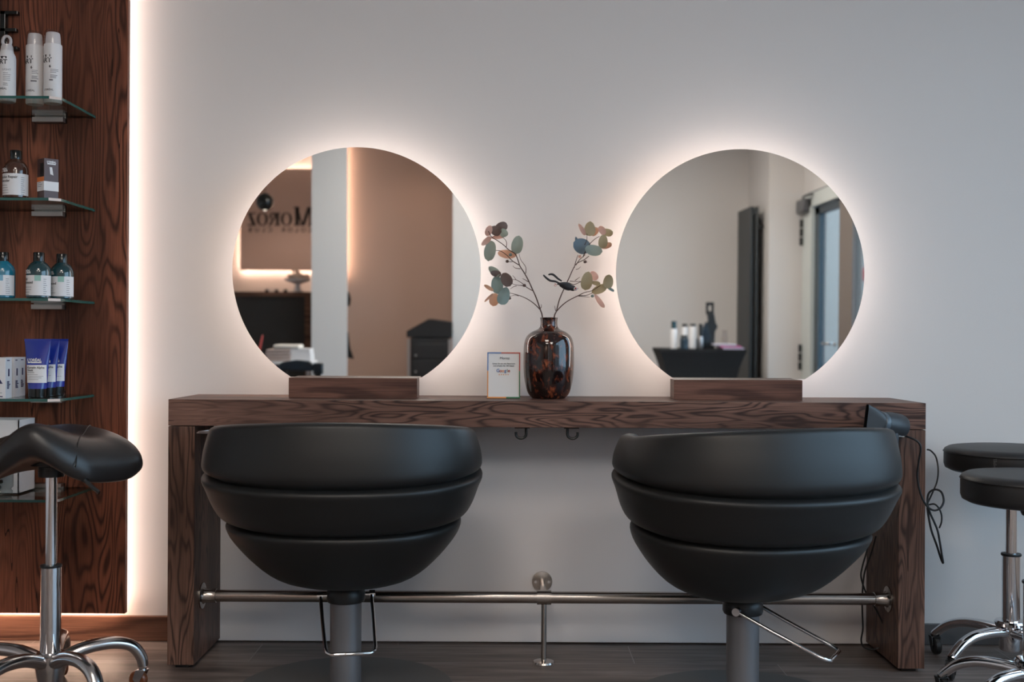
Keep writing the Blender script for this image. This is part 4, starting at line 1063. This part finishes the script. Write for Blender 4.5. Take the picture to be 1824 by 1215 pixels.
B().lathe([(.03, .03), (.03, .40)], 20, Matrix.Translation((0, -.2, 0))).build('column', M_chrome, t); B().lathe([(.2, 0), (.2, .015), (.03, .03)], 40, Matrix.Translation((0, -.2, 0))).build('base_plate', M_plate, t)
# dark trolley cabinet
D9 = 10.2; y9 = MY*2-D9
a_ = V(725, 590, D9); c_ = V(804, 590, D9)
t = thing('tool_cabinet', 'black drawer trolley with a folded top, seen low in the left mirror', 'cabinet', ((a_.x+c_.x)/2, y9, 0)); w = (c_.x-a_.x)/2
zc_ = a_.z; 
B().box(-w+.03, w-.03, -.40, -.01, .08, zc_-.06).build('body', mat('black_cabinet', (.012, .012, .013), .5), t, bevel=.004)
b = B().prism([(-w-.005, zc_-.055), (w+.005, zc_-.055), (w+.005, V(804, 574, 10.3).z), (V(765, 570, 10.3).x-(a_.x+c_.x)/2, V(765, 568, 10.3).z), (-w-.005, zc_)], -.42, .0); b.build('folded_cover', mat('black_cloth', (.010, .010, .011), .9), t, bevel=.008)
for k in range(5):
    z0 = .10+k*(zc_-.20)/5
    dr = B().box(-w+.05, w-.05, -.01, .003, z0, z0+(zc_-.20)/5-.012).build('drawer', mat('black_drawer', (.016, .016, .017), .4), t, bevel=.003)
    B().lathe([(.009, 0), (.009, .014)], 12, Matrix.Translation((-w+.08, .003, z0+.03)) @ Matrix.Rotation(-PI/2, 4, 'X')).build('knob', M_satin, dr)
for sx in (-1, 1):
    B().box(sx*(w-.015)-.012, sx*(w-.015)+.012, -.02, .004, .05, zc_-.07).build('post', M_satin, t)
B().box(-w+.02, w-.02, -.40, -.02, .05, .08).build('base', M_black, t)
for sx in (-1, 1):
    for yy_ in (-.36, -.05): B().lathe([(.01, -.01), (.025, -.01), (.025, .01), (.01, .01)], 16, Matrix.Translation((sx*(w-.06), yy_, .025)) @ Matrix.Rotation(PI/2, 4, 'X')).build('wheel', M_black, t)
# dark coat hanging behind the column
q = V(612, 560, 10.6)
t = thing('hanging_cape', 'black cape hanging behind the white column, edge visible in the left mirror', 'cape', (q.x, -3.32, 0))
z1, z2, z3, z4 = [V(620, y_, 10.6).z for y_ in (520, 545, 592, 636)]
B().prism([(-.12, z4+.05), (.045, z4-.01), (.09, z4-.02), (.055, z4+.08), (.035, z3), (-.12, z3)], -.03, .01).prism([(-.1, z2), (.05, z2), (.06, (z1+z2)/2), (.04, z1), (-.1, z1)], -.03, .01).box(-.1, -.06, -.03, .01, z4, z1+.1).build('cloth', mat('black_cape_cloth', (.012, .012, .012), .9), t)
B().lathe([(.012, 0), (.012, z1+.12)], 12, Matrix.Translation((-.08, -.03, 0))).lathe([(.10, 0), (.10, .015), (.012, .02)], 24, Matrix.Translation((-.08, -.03, 0))).build('stand_pole', M_black, t)
# radiator
t = thing('column_radiator', 'tall anthracite radiator standing off the wall, seen in the right mirror', 'radiator', (2.22, -3.415, 0))
zt3 = V(1337, 368, 10.45).z
M_rad = mat('anthracite_radiator', (.030, .034, .036), .45)
for k in range(7):
    B().box(-.045, -.012, -.285+k*.082, -.285+k*.082+.075, .22, zt3).build('tube', M_rad, t, bevel=.006)
for k in range(7):
    B().box(.006, .035, -.285+k*.082, -.285+k*.082+.075, .22, zt3).build('tube', M_rad, t, bevel=.006)
B().box(-.03, .02, -.28, .28, .24, .28).box(-.03, .02, -.28, .28, zt3-.07, zt3-.03).build('header', M_rad, t)
B().box(.02, .10, -.2, -.16, zt3-.2, zt3-.16).box(.02, .10, .16, .20, zt3-.2, zt3-.16).box(.02, .10, .16, .20, .4, .44).build('bracket', M_black, t)
# cloth-covered table and the things on it
DT = 9.9; yT = MY*2-DT
a_, c_ = V(1175, 622, DT), V(1331, 622, DT); zt4 = a_.z; xm = (a_.x+c_.x)/2; w = (c_.x-a_.x)/2
t = thing('covered_table', 'table in a tight black stretch cover, seen in the right mirror', 'table', (xm, yT-.27, 0))
b = B(); rows = []
for z, kx in ((zt4, 1.0), (zt4-.02, .995), (zt4-.08, .93), (zt4-.16, .86), (zt4-.26, .80), (zt4-.36, .77), (.25, .80), (.10, .90), (0, .98)):
    rows.append([b.bm.verts.new((sx*w*kx*(1 if i % 2 == 0 else 1), sy*.26*kx, z)) for i, (sx, sy) in enumerate(((-1, -1), (-.5, -1), (0, -1), (.5, -1), (1, -1), (1, 0), (1, 1), (.5, 1), (0, 1), (-.5, 1), (-1, 1), (-1, 0)))])
for r0, r1 in zip(rows, rows[1:]):
    for k in range(12): b._f([r0[k], r0[(k+1) % 12], r1[(k+1) % 12], r1[k]])
b._f(rows[0]); b._f(rows[-1])
b.build('stretch_cover', mat('black_stretch_cloth', (.009, .009, .010), .85), t, smooth=False)
g = 'bottles on the covered table'
def tb(px0, px1, pyt, name, label, m, mcap, capf=.2, cat='bottle', dy=-.10, dome=False):
    v1, v2 = V(px0, pyt, DT+.05), V(px1, pyt, DT+.05); r = abs(v2.x-v1.x)/2; h = v1.z-zt4
    t = thing(name, label, cat, ((v1.x+v2.x)/2, yT+dy, zt4), 0, g)
    B().lathe([(r*.9, 0), (r, .004), (r, h*(1-capf)*.9), (r*.8, h*(1-capf))], 24).build('body', m, t)
    B().lathe([(r*.8, h*(1-capf)), (r*.8, h*.97), (r*.5 if dome else r*.74, h)], 20).build('cap', mcap, t); return t
tb(1197, 1209, 572, 'styling_bottle', 'tall two-tone bottle with dark cap, leftmost on the covered table', M_label, M_dteal, .28, dy=-.14)
tb(1211, 1226, 597, 'squat_jar', 'short dark blue-grey jar in front of the white bottles', mat('dark_slate', (.02, .04, .06), .4), M_black, .2, dy=-.04)
tb(1217, 1229, 577, 'spray_bottle', 'white bottle with dark top, left one of the white pair', M_white, M_black, .12, dy=-.16)
tb(1231, 1244, 577, 'spray_bottle', 'white bottle with dark top, right one of the white pair', M_white, M_black, .10, dy=-.16)
tb(1245, 1254, 577, 'pump_bottle', 'pale bottle with dark pump between the white pair and the black iron', M_satin, M_black, .5, dy=-.09)
tb(1291, 1302, 588, 'clear_glass', 'small clear glass behind the magazines', M_clearcap, M_clearcap, .3, 'glass', dy=-.20)
q = V(1270, 610, DT+.05)
t = thing('clamp_lamp', 'black clamp arm with an open square head rising from the covered table', 'stand', (q.x, yT-.25, zt4))
k_ = DT/F
def lx(px): return V(px, 600, DT+.05).x-q.x
def lz(py): return V(1270, py, DT+.05).z-zt4
b = B().box(lx(1263), lx(1279), -.02, .02, lz(565), lz(538)+.0)
b = B()
b.box(lx(1264), lx(1268), -.015, .015, lz(560), lz(538)).box(lx(1274), lx(1278), -.015, .015, lz(560), lz(538)).box(lx(1264), lx(1278), -.015, .015, lz(544), lz(538)).box(lx(1264), lx(1278), -.015, .015, lz(560), lz(554)); b.build('square_head', M_black, t, bevel=.003)
B().prism([(lx(1266), lz(558)), (lx(1278), lz(558)), (lx(1281), lz(575)), (lx(1285), lz(582)), (lx(1280), lz(592)), (lx(1279), 0), (lx(1250), 0), (lx(1240), 0), (lx(1252), lz(598)), (lx(1262), lz(578)), (lx(1268), lz(572))], -.03, .03).build('arm', M_black, t, bevel=.006)
B().prism([(lx(1254), lz(598)), (lx(1261), lz(574)), (lx(1264), lz(578)), (lx(1270), lz(600)), (lx(1264), lz(612)), (lx(1256), lz(612))], .03, .06).build('clip', mat('blue_black_plastic', (.012, .02, .03), .3), t, bevel=.004)
for i, (x0, x1, y0, c, lab) in enumerate(((1290, 1328, 620.5, (.55, .45, .55), 'pale magazine at the bottom of the pile'), (1286, 1324, 617, (.50, .10, .25), 'pink magazine in the middle of the pile'), (1276, 1316, 613, (.55, .52, .60), 'light magazine on top of the pile'))):
    v1, v2 = V(x0, y0, DT), V(x1, y0, DT)
    o = B().box(-abs(v2.x-v1.x)/2, abs(v2.x-v1.x)/2, -.12, .12, 0, .015).build('magazine', mat('magazine_%s' % 'abc'[i], c, .4), bevel=.002); o.location = ((v1.x+v2.x)/2-.01, yT-.15+.0, zt4+i*.0155); o.rotation_euler = (0, 0, .05*i-.05)
    tag(o, lab+' on the covered table', 'magazine', 'magazines on the covered table')
